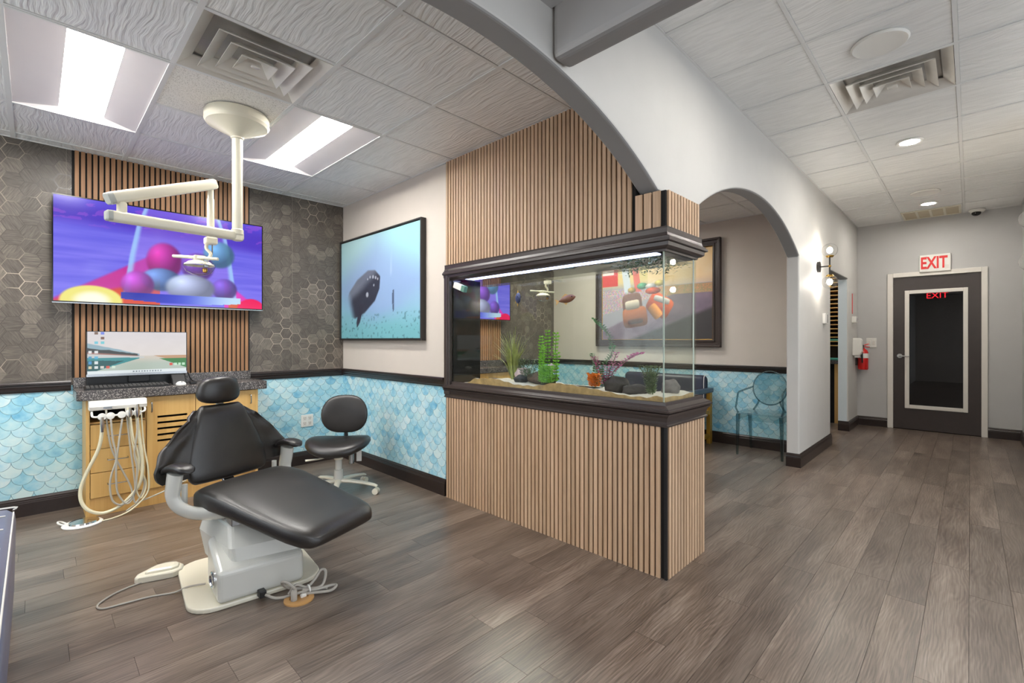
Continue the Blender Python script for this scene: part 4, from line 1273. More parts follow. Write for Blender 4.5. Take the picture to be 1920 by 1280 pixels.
mo = thing('monitor', 'desktop monitor showing a pale lake landscape on the speckled counter', 'monitor', (.565, 4.52, .872))
mx0, mx1, mz0, mz1, my = .263, .866, .953, 1.283, 4.53
MB().box(mx0, mx1, my + .003, my + .028, mz0, mz1).build('case', M['black_plastic'], mo, bevel=.003)
MB().box(mx0, mx1, my - .002, my + .003, mz0, mz0 + .018).build('chin', M['steel'], mo)
MB().box(mx0, mx1, my - .002, my + .003, mz1 - .004, mz1).box(mx0, mx0 + .005, my - .002, my + .003, mz0 + .018, mz1).box(mx1 - .005, mx1, my - .002, my + .003, mz0 + .018, mz1).build('bezel', M['black_gloss'], mo)
picture('screen', M['pc_screen'], mo, (mx0 + .005, my, mz0 + .018), (1, 0, 0), (0, 0, 1), mx1 - mx0 - .010, mz1 - mz0 - .022, pc_picture, 240, 130)
MB().box(.50, .63, my + .028, my + .05, .90, 1.15).build('stand_column', M['black_plastic'], mo, bevel=.004)
MB().box(.44, .70, my - .06, my + .052, .872, .884).build('stand_base', M['black_plastic'], mo, bevel=.004)
tag(MB().box(.265, .86, 4.585, 4.62, .872, .965).build('sound_bar', M['black_plastic'], bevel=.006), 'long black sound bar on the counter under the monitor', 'speaker')

kb = thing('keyboard', 'black keyboard on the speckled counter in front of the monitor', 'keyboard', (.50, 4.40, .872))
MB().add([(.245, 4.335, .872), (.72, 4.335, .872), (.72, 4.455, .872), (.245, 4.455, .872), (.245, 4.335, .882), (.72, 4.335, .882), (.72, 4.455, .892), (.245, 4.455, .892)],
         [(0, 3, 2, 1), (4, 5, 6, 7), (0, 1, 5, 4), (1, 2, 6, 5), (2, 3, 7, 6), (3, 0, 4, 7)]).build('tray', M['black_plastic'], kb)
keycap = plain('keycap', C(74, 72, 70), .5)
first = None
for r_ in range(5):
    for k in range(20):
        x, y = .262 + k * .0232, 4.351 + r_ * .0215
        if first is None:
            first = MB().box(-.009, .009, -.008, .008, 0, .006).build('key', keycap, kb, local=True)
            first.location = Vector((x, y, .884)) - Vector(kb.location)
        else:
            inst(first, kb, Vector((x, y, .884 + r_ * .0018)) - Vector(kb.location))
wc = thing('scanner_cradle', 'black tilted device cradle beside the keyboard', 'device', (.80, 4.47, .872))
MB().prism([(4.42, .872), (4.50, .872), (4.515, .945), (4.49, .95)], .755, .845, 0).build('body', M['black_plastic'], wc, bevel=.006)
MB().tube(catmull([(.83, 4.53, .90), (.87, 4.56, .96), (.90, 4.57, .90), (.93, 4.58, .875)], 6), .004, 6).build('cable', M['black_plastic'], wc, smooth=True)
ms = thing('computer_mouse', 'silver computer mouse on the speckled counter', 'mouse', (.80, 4.385, .872))
MB().ellipsoid((.80, 4.385, .874), (.034, .052, .026), 16, 10).xform(lambda p: Vector((p.x, p.y, max(p.z, .872)))).build('shell', M['white_plastic'], ms, smooth=True)
MB().box(.797, .803, 4.345, 4.375, .893, .899).build('wheel', M['black_plastic'], ms)
tag(MB().box(.862, .905, 4.39, 4.44, .872, .890).build('card_reader', M['black_plastic'], bevel=.004), 'small black card reader beside the silver mouse', 'device')

# ------------------------------------------------------------------ maple cabinet, worktop
cb = thing('cabinet', 'maple base cabinet with three drawers and slotted door under the screens', 'cabinet', (.79, 4.5, 0))
cx0, cx1, cyf = .248, 1.330, 4.32
MB().box(cx0, cx0 + .02, cyf, YT - .02, 0, .805).build('side_panel', M['maple'], cb)
MB().box(cx1 - .02, cx1, cyf, YT - .02, 0, .805).build('side_panel', M['maple'], cb)
MB().box(cx0 + .02, cx1 - .02, YT - .04, YT - .02, 0, .805).build('back_panel', M['slat_back'], cb)
MB().box(cx0 + .02, cx1 - .02, cyf + .006, cyf + .03, 0, .123).build('plinth', M['maple_edge'], cb)
MB().box(.572, .590, cyf + .02, YT - .04, .123, .805).build('divider', M['maple'], cb)
MB().box(cx0 + .02, .572, cyf + .02, YT - .04, .636, .648).build('shelf', M['maple_edge'], cb)
for z0, z1 in ((.127, .297), (.301, .461), (.465, .632)):
    d = MB().box(cx0 + .024, .572, cyf - .004, cyf + .016, z0, z1).build('drawer', M['maple'], cb, bevel=.0015)
    zc, xc = (z0 + z1) / 2 + .006, .416
    MB().tube(catmull([(xc - .055, cyf - .004, zc), (xc - .055, cyf - .026, zc - .003), (xc - .045, cyf - .03, zc - .004), (xc + .045, cyf - .03, zc - .004), (xc + .055, cyf - .026, zc - .003), (xc + .055, cyf - .004, zc)], 4), .0035, 6).build('pull', M['steel'], d, smooth=True)
    MB().box(cx0 + .03, .565, cyf + .016, YT - .05, z0 + .01, z1 - .03).build('drawer_box', M['maple_edge'], d)
def slotted_door(x0, x1, slots, hx):
    m = MB(); zs = [.127, .462, .478, .506, .522, .551, .567, .595, .611, .640, .656, .800] if slots else [.127, .800]
    if slots:
        sx0, sx1 = x0 + .062, x0 + .248
        m.box(x0, sx0, cyf - .004, cyf + .016, .127, .800).box(sx1, x1, cyf - .004, cyf + .016, .127, .800)
        for k in range(0, len(zs) - 1, 2):
            m.box(sx0, sx1, cyf - .004, cyf + .016, zs[k], zs[k + 1])
    else: m.box(x0, x1, cyf - .004, cyf + .016, .127, .800)
    d = m.build('door', M['maple'], cb)
    MB().tube(catmull([(hx, cyf - .004, .69), (hx, cyf - .028, .695), (hx, cyf - .028, .755), (hx, cyf - .004, .76)], 5), .0045, 8).build('pull', M['steel'], d, smooth=True)
slotted_door(.580, .880, True, .606)
slotted_door(.884, cx1 - .022, False, 1.27)
wtop = thing('worktop', 'dark speckled laminate counter with backsplash over the maple cabinet', 'counter', (.79, 4.47, .805))
pl = [(cx0 - .05, YT - .022), (cx0 - .05, cyf - .01)] + arc2(cx0 - .025, cyf - .01, .025, 180, 270, 4)[1:] + arc2(1.375, cyf - .015, .02, 270, 360, 4) + [(1.395, YT - .022)]
MB().prism(pl, .805, .872, 2).build('slab', M['laminate'], wtop, bevel=.006)
MB().box(.198, 1.367, YT - .045, YT - .025, .872, .945).build('backsplash', M['laminate'], wtop, bevel=.003)

# ------------------------------------------------------------------ dental delivery unit under the counter
du = thing('dental_unit', 'white dental handpiece unit with hanging hoses under the counter', 'dental unit', (.415, 4.26, .0))
MB().prism([(4.33, .803), (4.225, .803), (4.215, .765), (4.225, .741), (4.33, .741)], .259, .568, 0).build('housing', M['white_plastic'], du, bevel=.004)
MB().box(.330, .375, 4.208, 4.216, .750, .764).build('name_plate', M['steel'], du)
MB().tube(catmull([(.275, 4.26, .745), (.272, 4.215, .72), (.280, 4.20, .702), (.33, 4.198, .702), (.42, 4.198, .704), (.50, 4.198, .708), (.545, 4.20, .714), (.556, 4.215, .728), (.556, 4.26, .745)], 5), .0065, 8).build('holder_bar', M['white_plastic'], du, smooth=True)
hx_ = [(.322, .700), (.366, .702), (.425, .703), (.468, .709), (.509, .708)]
for k, (x, z) in enumerate(hx_):
    hh = MB().lathe([(.004, -.014), (.022, -.012), (.024, 0), (.020, .014), (.006, .018)], (x, 4.195, z), 18, 'y').build('holder', M['white_plastic'], du, smooth=True)
    if k in (0, 3, 4):
        zt = .70 if k == 0 else (.745 if k == 3 else .77)
        zb = .60 if k == 0 else .68
        MB().tube([(x, 4.170, zt), (x, 4.170, (zt + zb) / 2), (x, 4.170, zb)], lambda u: .008 + .004 * math.sin(u * 3.1), 10).build('handpiece', M['chrome'], hh, smooth=True)
def hose(pts, r, mat, ys=None):
    n = len(pts)
    P = []
    for i, (x, z) in enumerate(pts):
        y = ys[i] if ys else 4.195 - .012 * math.sin(i * 1.3)
        P.append((x, y, max(z, r + .001)))
    return MB().tube(catmull(P, 6), r, 8).build('hose', mat, du, smooth=True)
hose([(0.322, 0.682), (0.319, 0.581), (0.301, 0.478), (0.243, 0.328), (0.215, 0.224), (0.223, 0.139), (0.264, 0.08), (0.332, 0.049), (0.414, 0.07), (0.47, 0.122), (0.516, 0.191), (0.536, 0.283), (0.534, 0.417), (0.516, 0.589), (0.507, 0.7)], .0105, M['hose_cream'])
hose([(0.365, 0.681), (0.376, 0.544), (0.395, 0.412), (0.37, 0.302), (0.362, 0.219), (0.376, 0.123), (0.417, 0.082), (0.459, 0.095), (0.482, 0.133), (0.47, 0.209), (0.403, 0.382), (0.37, 0.488), (0.351, 0.633), (.345, .745)], .0058, M['hose'], [4.17 + .004 * k for k in range(14)])
hose([(0.425, 0.677), (0.409, 0.532), (0.395, 0.376), (0.395, 0.247), (0.406, 0.159), (0.448, 0.083), (0.482, 0.104), (0.499, 0.188), (.47, .5), (.45, .745)], .0058, M['hose'], [4.165 + .006 * k for k in range(10)])
hose([(0.469, 0.683), (0.482, 0.557), (0.505, 0.451), (0.516, 0.361), (0.505, 0.223), (0.507, 0.149), (0.534, 0.103), (.56, .2), (.52, .33), (.485, .5), (.46, .745)], .0055, M['hose_cream'], [4.16 + .006 * k for k in range(11)])
hose([(0.51, 0.671), (0.499, 0.518), (0.49, 0.424), (0.505, 0.319), (0.499, 0.188), (0.487, 0.132), (0.499, 0.078), (.53, .12), (.55, .2), (.53, .3), (.52, .5), (.50, .745)], .0052, M['hose'], [4.155 + .006 * k for k in range(12)])
hose([(.535, .742), (0.545, 0.496), (0.566, 0.337), (0.575, 0.208), (0.569, 0.143), (0.539, 0.09), (0.47, 0.03), (0.387, 0.006), (0.311, 0.006)], .005, M['hose_cream'], [4.24, 4.20, 4.19, 4.19, 4.19, 4.19, 4.19, 4.18, 4.16])
hose([(.45, .03), (.52, .075), (.575, .09), (.66, .12), (.80, .17)], .005, M['hose'], [4.2, 4.2, 4.2, 4.19, 4.2])

fp2 = thing('foot_pedal', 'round steel foot pedal with white rim by the maple cabinet', 'pedal', (.215, 4.20, 0))
MB().lathe([(.001, .0), (.100, .0), (.104, .008), (.096, .014), (.001, .014)], (.225, 4.195, 0), 28).build('base', M['white_plastic'], fp2, smooth=True)
MB().lathe([(.001, .014), (.078, .014), (.074, .024), (.03, .034), (.001, .036)], (.232, 4.195, 0), 28).build('tread', M['chrome'], fp2, smooth=True)
MB().tube(catmull([(.150, 4.24, .012), (.128, 4.27, .022), (.110, 4.26, .03), (.112, 4.235, .024), (.14, 4.205, .012)], 6), .0055, 8).build('carry_loop', M['white_plastic'], fp2, smooth=True)

# ------------------------------------------------------------------ whale picture and wall outlet
def whale_picture(u, v):
    n = vnoise(u, v, 8, 8, 21); n2 = vnoise(u, v, 60, 40, 22, 2)
    c = np.stack([150 + 34 * sm(.3, 1, v) * sm(1, .1, u) + 24 * u * v, 200 - 6 * np.abs(v - .9) + 18 * sm(.5, 1, v), 214 + 6 * v], 1)
    c = lay(c, sm(.85, .35, np.abs(v - .5) * 1.3 + np.abs(u - .5)) * .7, (150, 166, 212))
    c = lay(c, sm(.36, .10, v + .08 * n), (126, 186, 194))
    c = lay(c, ((n2 > .70) & (v < .24)) * .5, (60, 100, 110))
    c = lay(c, sm(.02, .0, np.abs(u - .675 - .02 * (v - .6))) * sm(.55, .62, v) * sm(.85, .6, v) * .35, (214, 226, 244))
    # whale: body axis runs from lower left to upper right
    a = math.radians(24); du_, dv_ = (u - .32) * 1.46, v - .44
    p = du_ * math.cos(a) + dv_ * math.sin(a); q = -du_ * math.sin(a) + dv_ * math.cos(a)
    hw = np.interp(p, [-.38, -.25, -.05, .18, .30, .36], [.07, .15, .185, .165, .10, .0])
    body = sm(.012, -.012, np.abs(q) - hw) * sm(-.34, -.20, p) * sm(.365, .35, p)
    tone = 44 + 60 * sm(0, .12, q) + 22 * n
    c = lay(c, body, np.stack([tone, tone + 2, tone + 18], 1))
    fin = sm(.010, -.010, np.abs(du_ + .02 - .45 * (dv_ + .1)) - np.interp(dv_, [-.33, -.28, -.12], [.004, .035, .045])) * (dv_ < -.10) * (dv_ > -.33)
    c = lay(c, fin * .95, (52, 50, 66))
    for (sp, sq, rr) in ((.24, .06, .018), (.28, .03, .016), (.19, .085, .014), (.07, -.045, .026), (.31, .0, .013), (.14, .09, .01), (.22, -.02, .012)):
        c = lay(c, sm(1.2, .7, (((p - sp) ** 2 + (q - sq) ** 2) ** .5) / rr) * .85, (206, 204, 214))
    c = c * np.array([.90, .94, .95])
    # small standing diver
    dx_, dy_ = (u - .70) * 1.46, v - .345
    diver = ((np.abs(dx_ - .02 * dy_) < .016) & (np.abs(dy_ - .02) < .05)) | (((dx_ - .006) ** 2 + (dy_ - .085) ** 2) < .014 ** 2) | ((np.abs(dx_ + .012 + .15 * dy_) < .007) & (dy_ < -.02) & (dy_ > -.10)) | ((np.abs(dx_ - .012) < .007) & (dy_ < -.02) & (dy_ > -.085))
    c = lay(c, diver * .85, (56, 70, 96))
    return c
ar = thing('framed_picture', 'framed underwater whale photograph on the taupe wall', 'picture', (XW - .03, 3.93, 1.215))
ay0, ay1, az0, az1, axf = 3.20, 4.655, 1.215, 2.225, XW - .052
blackw = plain('black_frame', C(40, 36, 34), .35, var=.08)
fm = MB()
for a, b_, c_, d_ in ((ay0, ay1, az0, az0 + .014), (ay0, ay1, az1 - .014, az1), (ay0, ay0 + .014, az0 + .014, az1 - .014), (ay1 - .014, ay1, az0 + .014, az1 - .014)):
    fm.box(axf, XW - .002, a, b_, c_, d_)
fm.build('frame', blackw, ar, bevel=.002)
MB().box(axf + .014, XW - .004, ay0 + .014, ay1 - .014, az0 + .014, az1 - .014).build('backing', M['black_plastic'], ar)
picture('print', M['print'], ar, (axf + .012, ay1 - .020, az0 + .020), (0, -1, 0), (0, 0, 1), ay1 - ay0 - .040, az1 - az0 - .040, whale_picture, 220, 150)

wo = thing('wall_outlet', 'white four-socket wall outlet on the blue scale wallpaper', 'outlet', (1.885, YT, .37))
MB().box(1.825, 1.945, YT - .012, YT - .004, .365, .485).build('plate', M['white_plastic'], wo, bevel=.004)
slot = plain('socket_slot', C(90, 86, 82), .6)
for x in (1.860, 1.910):
    for z in (.400, .450):
        sk = MB().box(x - .016, x + .016, YT - .0145, YT - .012, z - .018, z + .018).build('socket', M['white_trim'], wo, bevel=.002)
        MB().box(x - .009, x - .006, YT - .0152, YT - .0145, z - .002, z + .010).box(x + .006, x + .009, YT - .0152, YT - .0145, z - .002, z + .010).box(x - .003, x + .003, YT - .0152, YT - .0145, z - .012, z - .007).build('slots', slot, sk)

# ------------------------------------------------------------------ ceiling dental lamp
def make_lamp():
    t = thing('dental_lamp', 'cream ceiling dental lamp with folding arms over the black chair', 'lamp', (.875, 3.22, ZO), group='ceiling dental lamps')
    px, py = .875, 3.22
    MB().lathe([(.001, 2.599), (.170, 2.599), (.176, 2.585), (.176, 2.548), (.166, 2.532), (.040, 2.468), (.034, 2.460), (.001, 2.460)], (px, py, 0), 40).build('ceiling_cover', M['cream_enamel'], t, smooth=True, angle=30)
    MB().lathe([(.034, 2.470), (.036, 2.455), (.029, 2.450), (.029, 1.90), (.034, 1.895), (.034, 1.868), (.030, 1.862), (.030, 1.832), (.022, 1.828), (.001, 1.828)], (px, py, 0), 24).build('pole', M['cream_enamel'], t, smooth=True, angle=30)
    def bar(a, b_, w, hgt, name, mat, ext=0.0):
        a, b_ = Vector(a), Vector(b_); d = (b_ - a).normalized(); sd = d.cross(Vector((0, 0, 1))).normalized(); up = sd.cross(d).normalized()
        pr = rrect(-w / 2, w / 2, -hgt / 2, hgt / 2, min(w, hgt) * .28, 3)
        rings = []
        for p, k in ((a - d * ext, .82), (a - d * (ext - .012), 1), (b_ + d * (ext - .012), 1), (b_ + d * ext, .82)):
            rings.append([p + sd * (q[0] * k) + up * (q[1] * k) for q in pr])
        return MB().loft(rings).build(name, mat, t, smooth=True, angle=40)
    E_ = (.287, 3.12); T_ = (.753, 3.305)
    bar((px, py, 1.858), (E_[0], E_[1], 1.850), .048, .056, 'lower_arm', M['cream_enamel'], .03)
    capm = plain('grey_cap', C(176, 178, 172), .4)
    for (ax_, ay_, az_, bx_, by_, bz_, hg_) in ((E_[0], E_[1], 1.850, px, py, 1.858, .050), (E_[0], E_[1], 1.945, T_[0], T_[1], 2.165, .056)):
        p_ = Vector((ax_, ay_, az_)); d_ = (p_ - Vector((bx_, by_, bz_))).normalized(); s_ = d_.cross(Vector((0, 0, 1))).normalized(); u_ = s_.cross(d_).normalized()
        MB().loft([[p_ + d_ * o_ + s_ * (q[0] * k_) + u_ * (q[1] * k_) for q in rrect(-.026, .026, -hg_ / 2, hg_ / 2, .012, 3)] for o_, k_ in ((.010, 1.06), (.030, 1.06), (.036, .86))]).build('end_cap', capm, t, smooth=True, angle=40)
    MB().lathe([(.016, 1.865), (.022, 1.870), (.022, 1.925), (.016, 1.93)], (E_[0] + .03, E_[1] + .005, 0), 14).build('elbow', M['cream_enamel'], t, smooth=True)
    bar((E_[0], E_[1], 1.945), (T_[0], T_[1], 2.165), .052, .062, 'upper_arm', M['cream_enamel'], .03)
    MB().lathe([(.016, 2.15), (.017, 2.08), (.020, 2.075), (.020, 1.85), (.016, 1.845), (.016, 1.83)], (T_[0], T_[1], 0), 16).build('drop_rod', M['cream_enamel'], t, smooth=True)
    MB().box(T_[0] - .032, T_[0] + .032, T_[1] - .032, T_[1] + .032, 1.800, 1.842).build('swivel_block', M['cream_enamel'], t, bevel=.008)
    MB().tube([(T_[0] + .008, T_[1], 1.80), (T_[0] + .008, T_[1], 1.74)], .004, 6).build('pin', M['steel'], t, smooth=True)
    MB().tube(catmull([(T_[0] - .018, T_[1] + .01, 1.805), (T_[0] - .020, T_[1] + .01, 1.775), (T_[0] + .0, T_[1], 1.745), (T_[0] - .010, T_[1], 1.715), (T_[0] - .03, T_[1] + .01, 1.70)], 6), .010, 8).build('neck', M['cream_enamel'], t, smooth=True)
    hx, hy = T_[0] - .055, T_[1] + .02
    MB().box(hx - .030, hx + .030, hy - .025, hy + .025, 1.695, 1.728).build('head_block', M['cream_enamel'], t, bevel=.006)
    MB().tube([(hx - .115, hy + .085, 1.722), (hx - .02, hy - .01, 1.714), (hx + .075, hy - .10, 1.704)], .0095, 10).build('handle_bar', M['cream_enamel'], t, smooth=True)
    MB().box(hx + .012, hx + .034, hy - .055, hy - .035, 1.655, 1.705).build('lamp_arm', M['steel'], t, bevel=.002)
    MB().lathe([(.012, 1.650), (.015, 1.640), (.012, 1.626), (.004, 1.622)], (hx + .02, hy - .045, 0), 12).build('lamp_socket', M['brass'], t, smooth=True)
    MB().lathe([(.020, 1.700), (.055, 1.692), (.078, 1.672), (.080, 1.668), (.054, 1.686), (.018, 1.694)], (hx, hy, 0), 28).build('reflector', M['cream_enamel'], t, smooth=True)
    MB().lathe([(.081, 1.676), (.083, 1.660), (.066, 1.628), (.034, 1.612), (.001, 1.608)], (hx, hy, 0), 28).build('shield', M['clear_acrylic'], t, smooth=True)
    return t
lamp1 = make_lamp()

# ------------------------------------------------------------------ dental chair (local: x = across, y = towards the head)
OX, OY, RZ = .85, 2.65, R(20)
ch = thing('dental_chair', 'black leather dental chair on a pale enamel base', 'dental chair', (OX, OY, 0), RZ)
def toL(p):
    dx, dy = p[0] - OX, p[1] - OY
    return (dx * math.cos(RZ) + dy * math.sin(RZ), -dx * math.sin(RZ) + dy * math.cos(RZ), p[2])
def wl(m): return m.xform(lambda p: Vector(toL(p)))
def seprof(w, hgt, n=32, e=.45):
    return [(w * sgnpow(math.cos(2 * math.pi * k / n), e), hgt * sgnpow(math.sin(2 * math.pi * k / n), e)) for k in range(n)]

# seat pad: stations along the chair (toe at y = -.56, hip at y = .23)
ys_ = [-.565, -.557, -.535, -.50, -.43, -.33, -.22, -.10, 0, .08, .15, .19, .215, .228]
def seat_top(y): return np.interp(y, [-.56, -.50, -.40, -.28, -.12, .02, .12, .20], [.372, .382, .402, .425, .462, .492, .502, .490])
rings = []
for y in ys_:
    zt = float(seat_top(y)); endk = 1.0
    if y < -.50: endk = math.sqrt(max(.02, 1 - ((-.50 - y) / .066) ** 2))
    if y > .15: endk = math.sqrt(max(.02, 1 - ((y - .15) / .079) ** 2))
    w = float(np.interp(y, [-.56, -.45, -.2, 0, .22], [.205, .235, .255, .265, .255]))
    w = w - .05 * (1 - endk); th_ = float(np.interp(y, [-.5, -.2, .1], [.048, .050, .064]))
    rings.append([(q[0], y, zt - th_ + q[1]) for q in seprof(w, th_ * max(.25, endk))])
MB().loft(rings).build('seat', M['leather'], ch, local=True, smooth=True, angle=60)
MB().box(-.17, .17, -.30, .14, .33, .392).build('seat_pan', M['black_plastic'], ch, local=True, bevel=.01)

# backrest panel, leaning back
def bk_y(z): return .275 + (z - .48) * .22
rings = []
for z in (.475, .482, .50, .54, .60, .68, .76, .82, .845, .858, .864):
    k = 1.0
    if z < .50: k = math.sqrt(max(.03, 1 - ((.50 - z) / .026) ** 2))
    if z > .82: k = math.sqrt(max(.03, 1 - ((z - .82) / .045) ** 2))
    w = float(np.interp(z, [.475, .52, .60, .72, .83, .865], [.205, .220, .215, .175, .130, .118])) - .02 * (1 - k)
    rings.append([(q[0], bk_y(z) + q[1] - .012 * (1 - (q[0] / w) ** 2), z) for q in seprof(w, .034 * max(.3, k), 32, .5)])
MB().loft(rings).build('backrest', M['leather'], ch, local=True, smooth=True, angle=60)
for s in (-1, 1):
    # soft wing at each side of the backrest, with creases
    rings = []
    NW = 22
    for j in range(NW + 1):
        z = .515 + (.842 - .515) * j / NW
        wi = float(np.interp(z, [.475, .52, .60, .72, .83, .865], [.205, .220, .215, .175, .130, .118])) - .03
        wo_ = float(np.interp(z, [.515, .535, .58, .66, .75, .82, .842], [.345, .365, .372, .330, .245, .165, .135]))
        ring = []
        for side in (1, -1):
            for i in range(9):
                u = i / 8 if side == 1 else 1 - i / 8
                x = wi + (wo_ - wi) * u
                crease = .007 * u * math.sin(26 * z + 9 * u) * (1 if side == -1 else 1) + .006 * u * u * math.sin(60 * z)
                yb_ = bk_y(z) - .005 - .10 * u ** 1.6 * (0.2 if z > .8 else 1.0) * .35 + .035 * u
                tk_ = .017 * (1 - .45 * u) * (1 - .6 * (abs(j - NW / 2) / (NW / 2)) ** 6)
                ring.append((s * x, yb_ + crease + side * -tk_, z))
        rings.append(ring)
    MB().loft(rings).build('side_wing', M['leather'], ch, local=True, smooth=True, angle=70)
    # armrest
    m = MB(); rr_ = []
    for k in range(9):
        u = k / 8; y = .30 - .20 * u
        zc = .585 + .022 * math.sin(u * math.pi * .9) - .05 * max(0, .35 - u)
        kk = math.sqrt(max(.05, 1 - (2 * u - 1) ** 6))
        rr_.append([(s * .315 + q[0], y, zc + q[1]) for q in seprof(.040 * kk, .018 * kk, 16, .6)])
    m.loft(rr_).build('armrest', M['leather'], ch, local=True, smooth=True, angle=60)
    br = MB(); P = catmull([(s * .318, .215, .575), (s * .320, .225, .52), (s * .318, .235, .46), (s * .305, .21, .41), (s * .270, .15, .378), (s * .21, .06, .372), (s * .12, .0, .372)], 5)
    br.tube(P, lambda u: .046 - .010 * u, 16, flat=.62).build('arm_bracket', M['grey_enamel'], ch, local=True, smooth=True)
    MB().tube([(s * .255, .25, .40), (s * .255, .25, .50)], .014, 10).build('hinge_post', M['grey_enamel'], ch, local=True, smooth=True)
MB().loft([[(-.12, bk_y(z) + .030, z), (.12, bk_y(z) + .030, z), (.10, bk_y(z) + .055, z), (-.10, bk_y(z) + .055, z)] for z in (.50, .80)]).build('back_shell', M['grey_enamel'], ch, local=True, bevel=.008)
MB().loft([[(-.03, y_ - .012, z), (.03, y_ - .012, z), (.03, y_ + .012, z), (-.03, y_ + .012, z)] for y_, z in ((.19, .40), (.27, .43), (.335, .50), (bk_y(.60) + .06, .60))]).build('back_support', M['steel'], ch, local=True, bevel=.004)
# headrest
m = MB(); rr_ = []
for k in range(15):
    ph = -math.pi / 2 + math.pi * k / 14
    cz = max(.03, math.cos(ph) ** .62); zz = sgnpow(math.sin(ph), .8)
    rr_.append([(q[0] * (1 - .10 * zz), bk_y(.94) + q[1] - .018 * (1 - (q[0] / .118) ** 2), .943 + .073 * zz) for q in seprof(.116 * cz, .042 * cz, 30, .72)])
m.loft(rr_).build('headrest', M['leather'], ch, local=True, smooth=True, angle=70)
MB().box(-.018, .018, bk_y(.86) + .0, bk_y(.86) + .012, .82, .93).build('headrest_stem', M['steel'], ch, local=True)
# base plate, motor housing, lift column (turned against the seat, so given in room axes)
bp = [(x * math.cos(R(-6)) - y * math.sin(R(-6)) + .785, x * math.sin(R(-6)) + y * math.cos(R(-6)) + 2.665) for x, y in rrect(-.29, .29, -.27, .33, .11, 6)]
wl(MB().prism(bp, 0, .022, 2)).build('base_plate', M['cream_enamel'], ch, local=True, bevel=.006)
def skew(m): return m
mh = MB().loft([[(.578, 2.418, .022), (.945, 2.378, .022), (.962, 2.66, .022), (.596, 2.68, .022)],
                [(.578, 2.420, .165), (.945, 2.380, .165), (.962, 2.66, .27), (.596, 2.68, .255)]])
wl(mh).build('motor_housing', M['grey_enamel'], ch, local=True, bevel=.022, bseg=4)
lc_ = MB().loft([[(.655, 2.440, .10), (.952, 2.392, .10), (.985, 2.80, .10), (.62, 2.84, .10)],
                 [(.640, 2.470, .24), (.940, 2.420, .24), (.985, 2.84, .24), (.600, 2.88, .24)],
                 [(.660, 2.56, .335), (.950, 2.50, .335), (.99, 2.84, .345), (.63, 2.88, .345)]])
wl(lc_).build('lift_column', M['grey_enamel'], ch, local=True, bevel=.02, bseg=3)
wl(MB().box(.66, .80, 2.52, 2.66, .325, .385)).build('tilt_mechanism', M['steel'], ch, local=True, bevel=.005)
em = MB().lathe([(.001, -.008), (.030, -.008), (.034, -.013), (.038, -.010), (.038, 0), (.001, 0)], (.584, 2.50, .112), 20, 'x')
wl(em).build('round_badge', M['chrome'], ch, local=True, smooth=True)
wl(MB().box(.735, .765, 2.36, 2.40, .014, .045)).build('cord_clip', M['black_plastic'], ch, local=True, bevel=.003)

# floor box with the bundled cable
fo_ = thing('floor_outlet', 'round tan floor outlet with bundled grey cable beside the chair base', 'outlet', (.873, 2.257, 0))
MB().lathe([(.040, .0), (.066, .0), (.066, .006), (.060, .009), (.042, .009), (.040, .004)], (.873, 2.257, 0), 28).build('ring', plain('tan_ring', C(186, 142, 88), .45), fo_, smooth=True)
MB().lathe([(.001, .0005), (.041, .0005), (.041, .003), (.001, .003)], (.873, 2.257, 0), 28).build('cup', plain('cup_brown', C(96, 74, 54), .6), fo_)
MB().box(.880, .906, 2.250, 2.268, .003, .016).build('socket', M['white_plastic'], fo_, bevel=.003)
MB().lathe([(.014, .004), (.014, .045), (.010, .052), (.001, .054)], (.850, 2.258, 0), 14).build('plug', M['cord_grey'], fo_, smooth=True)
bn = MB()
bn.tube(catmull([(.760, 2.362, .025), (.790, 2.325, .012), (.835, 2.300, .012), (.870, 2.300, .02), (.855, 2.262, .055), (.825, 2.275, .09), (.815, 2.31, .08), (.85, 2.33, .035), (.91, 2.30, .02), (.96, 2.27, .016), (1.0, 2.235, .012)], 6), .0065, 8)
bn.tube(catmull([(.84, 2.30, .02), (.88, 2.31, .045), (.92, 2.285, .03), (.96, 2.29, .05), (1.0, 2.31, .075), (1.015, 2.29, .07), (.98, 2.25, .03), (.92, 2.27, .02), (.86, 2.29, .015)], 6), .0065, 8)
bn.tube(catmull([(.90, 2.285, .025), (.95, 2.25, .02), (1.02, 2.235, .02), (1.035, 2.215, .02), (1.0, 2.205, .012), (.94, 2.24, .012), (.89, 2.27, .012)], 6), .0065, 8)
bn.build('cable', M['cord_grey'], fo_, smooth=True)
MB().lathe([(.020, -.003), (.022, 0), (.020, .003)], (.925, 2.275, .022), 14, 'x').build('cable_tie', M['white_plastic'], fo_, smooth=True)

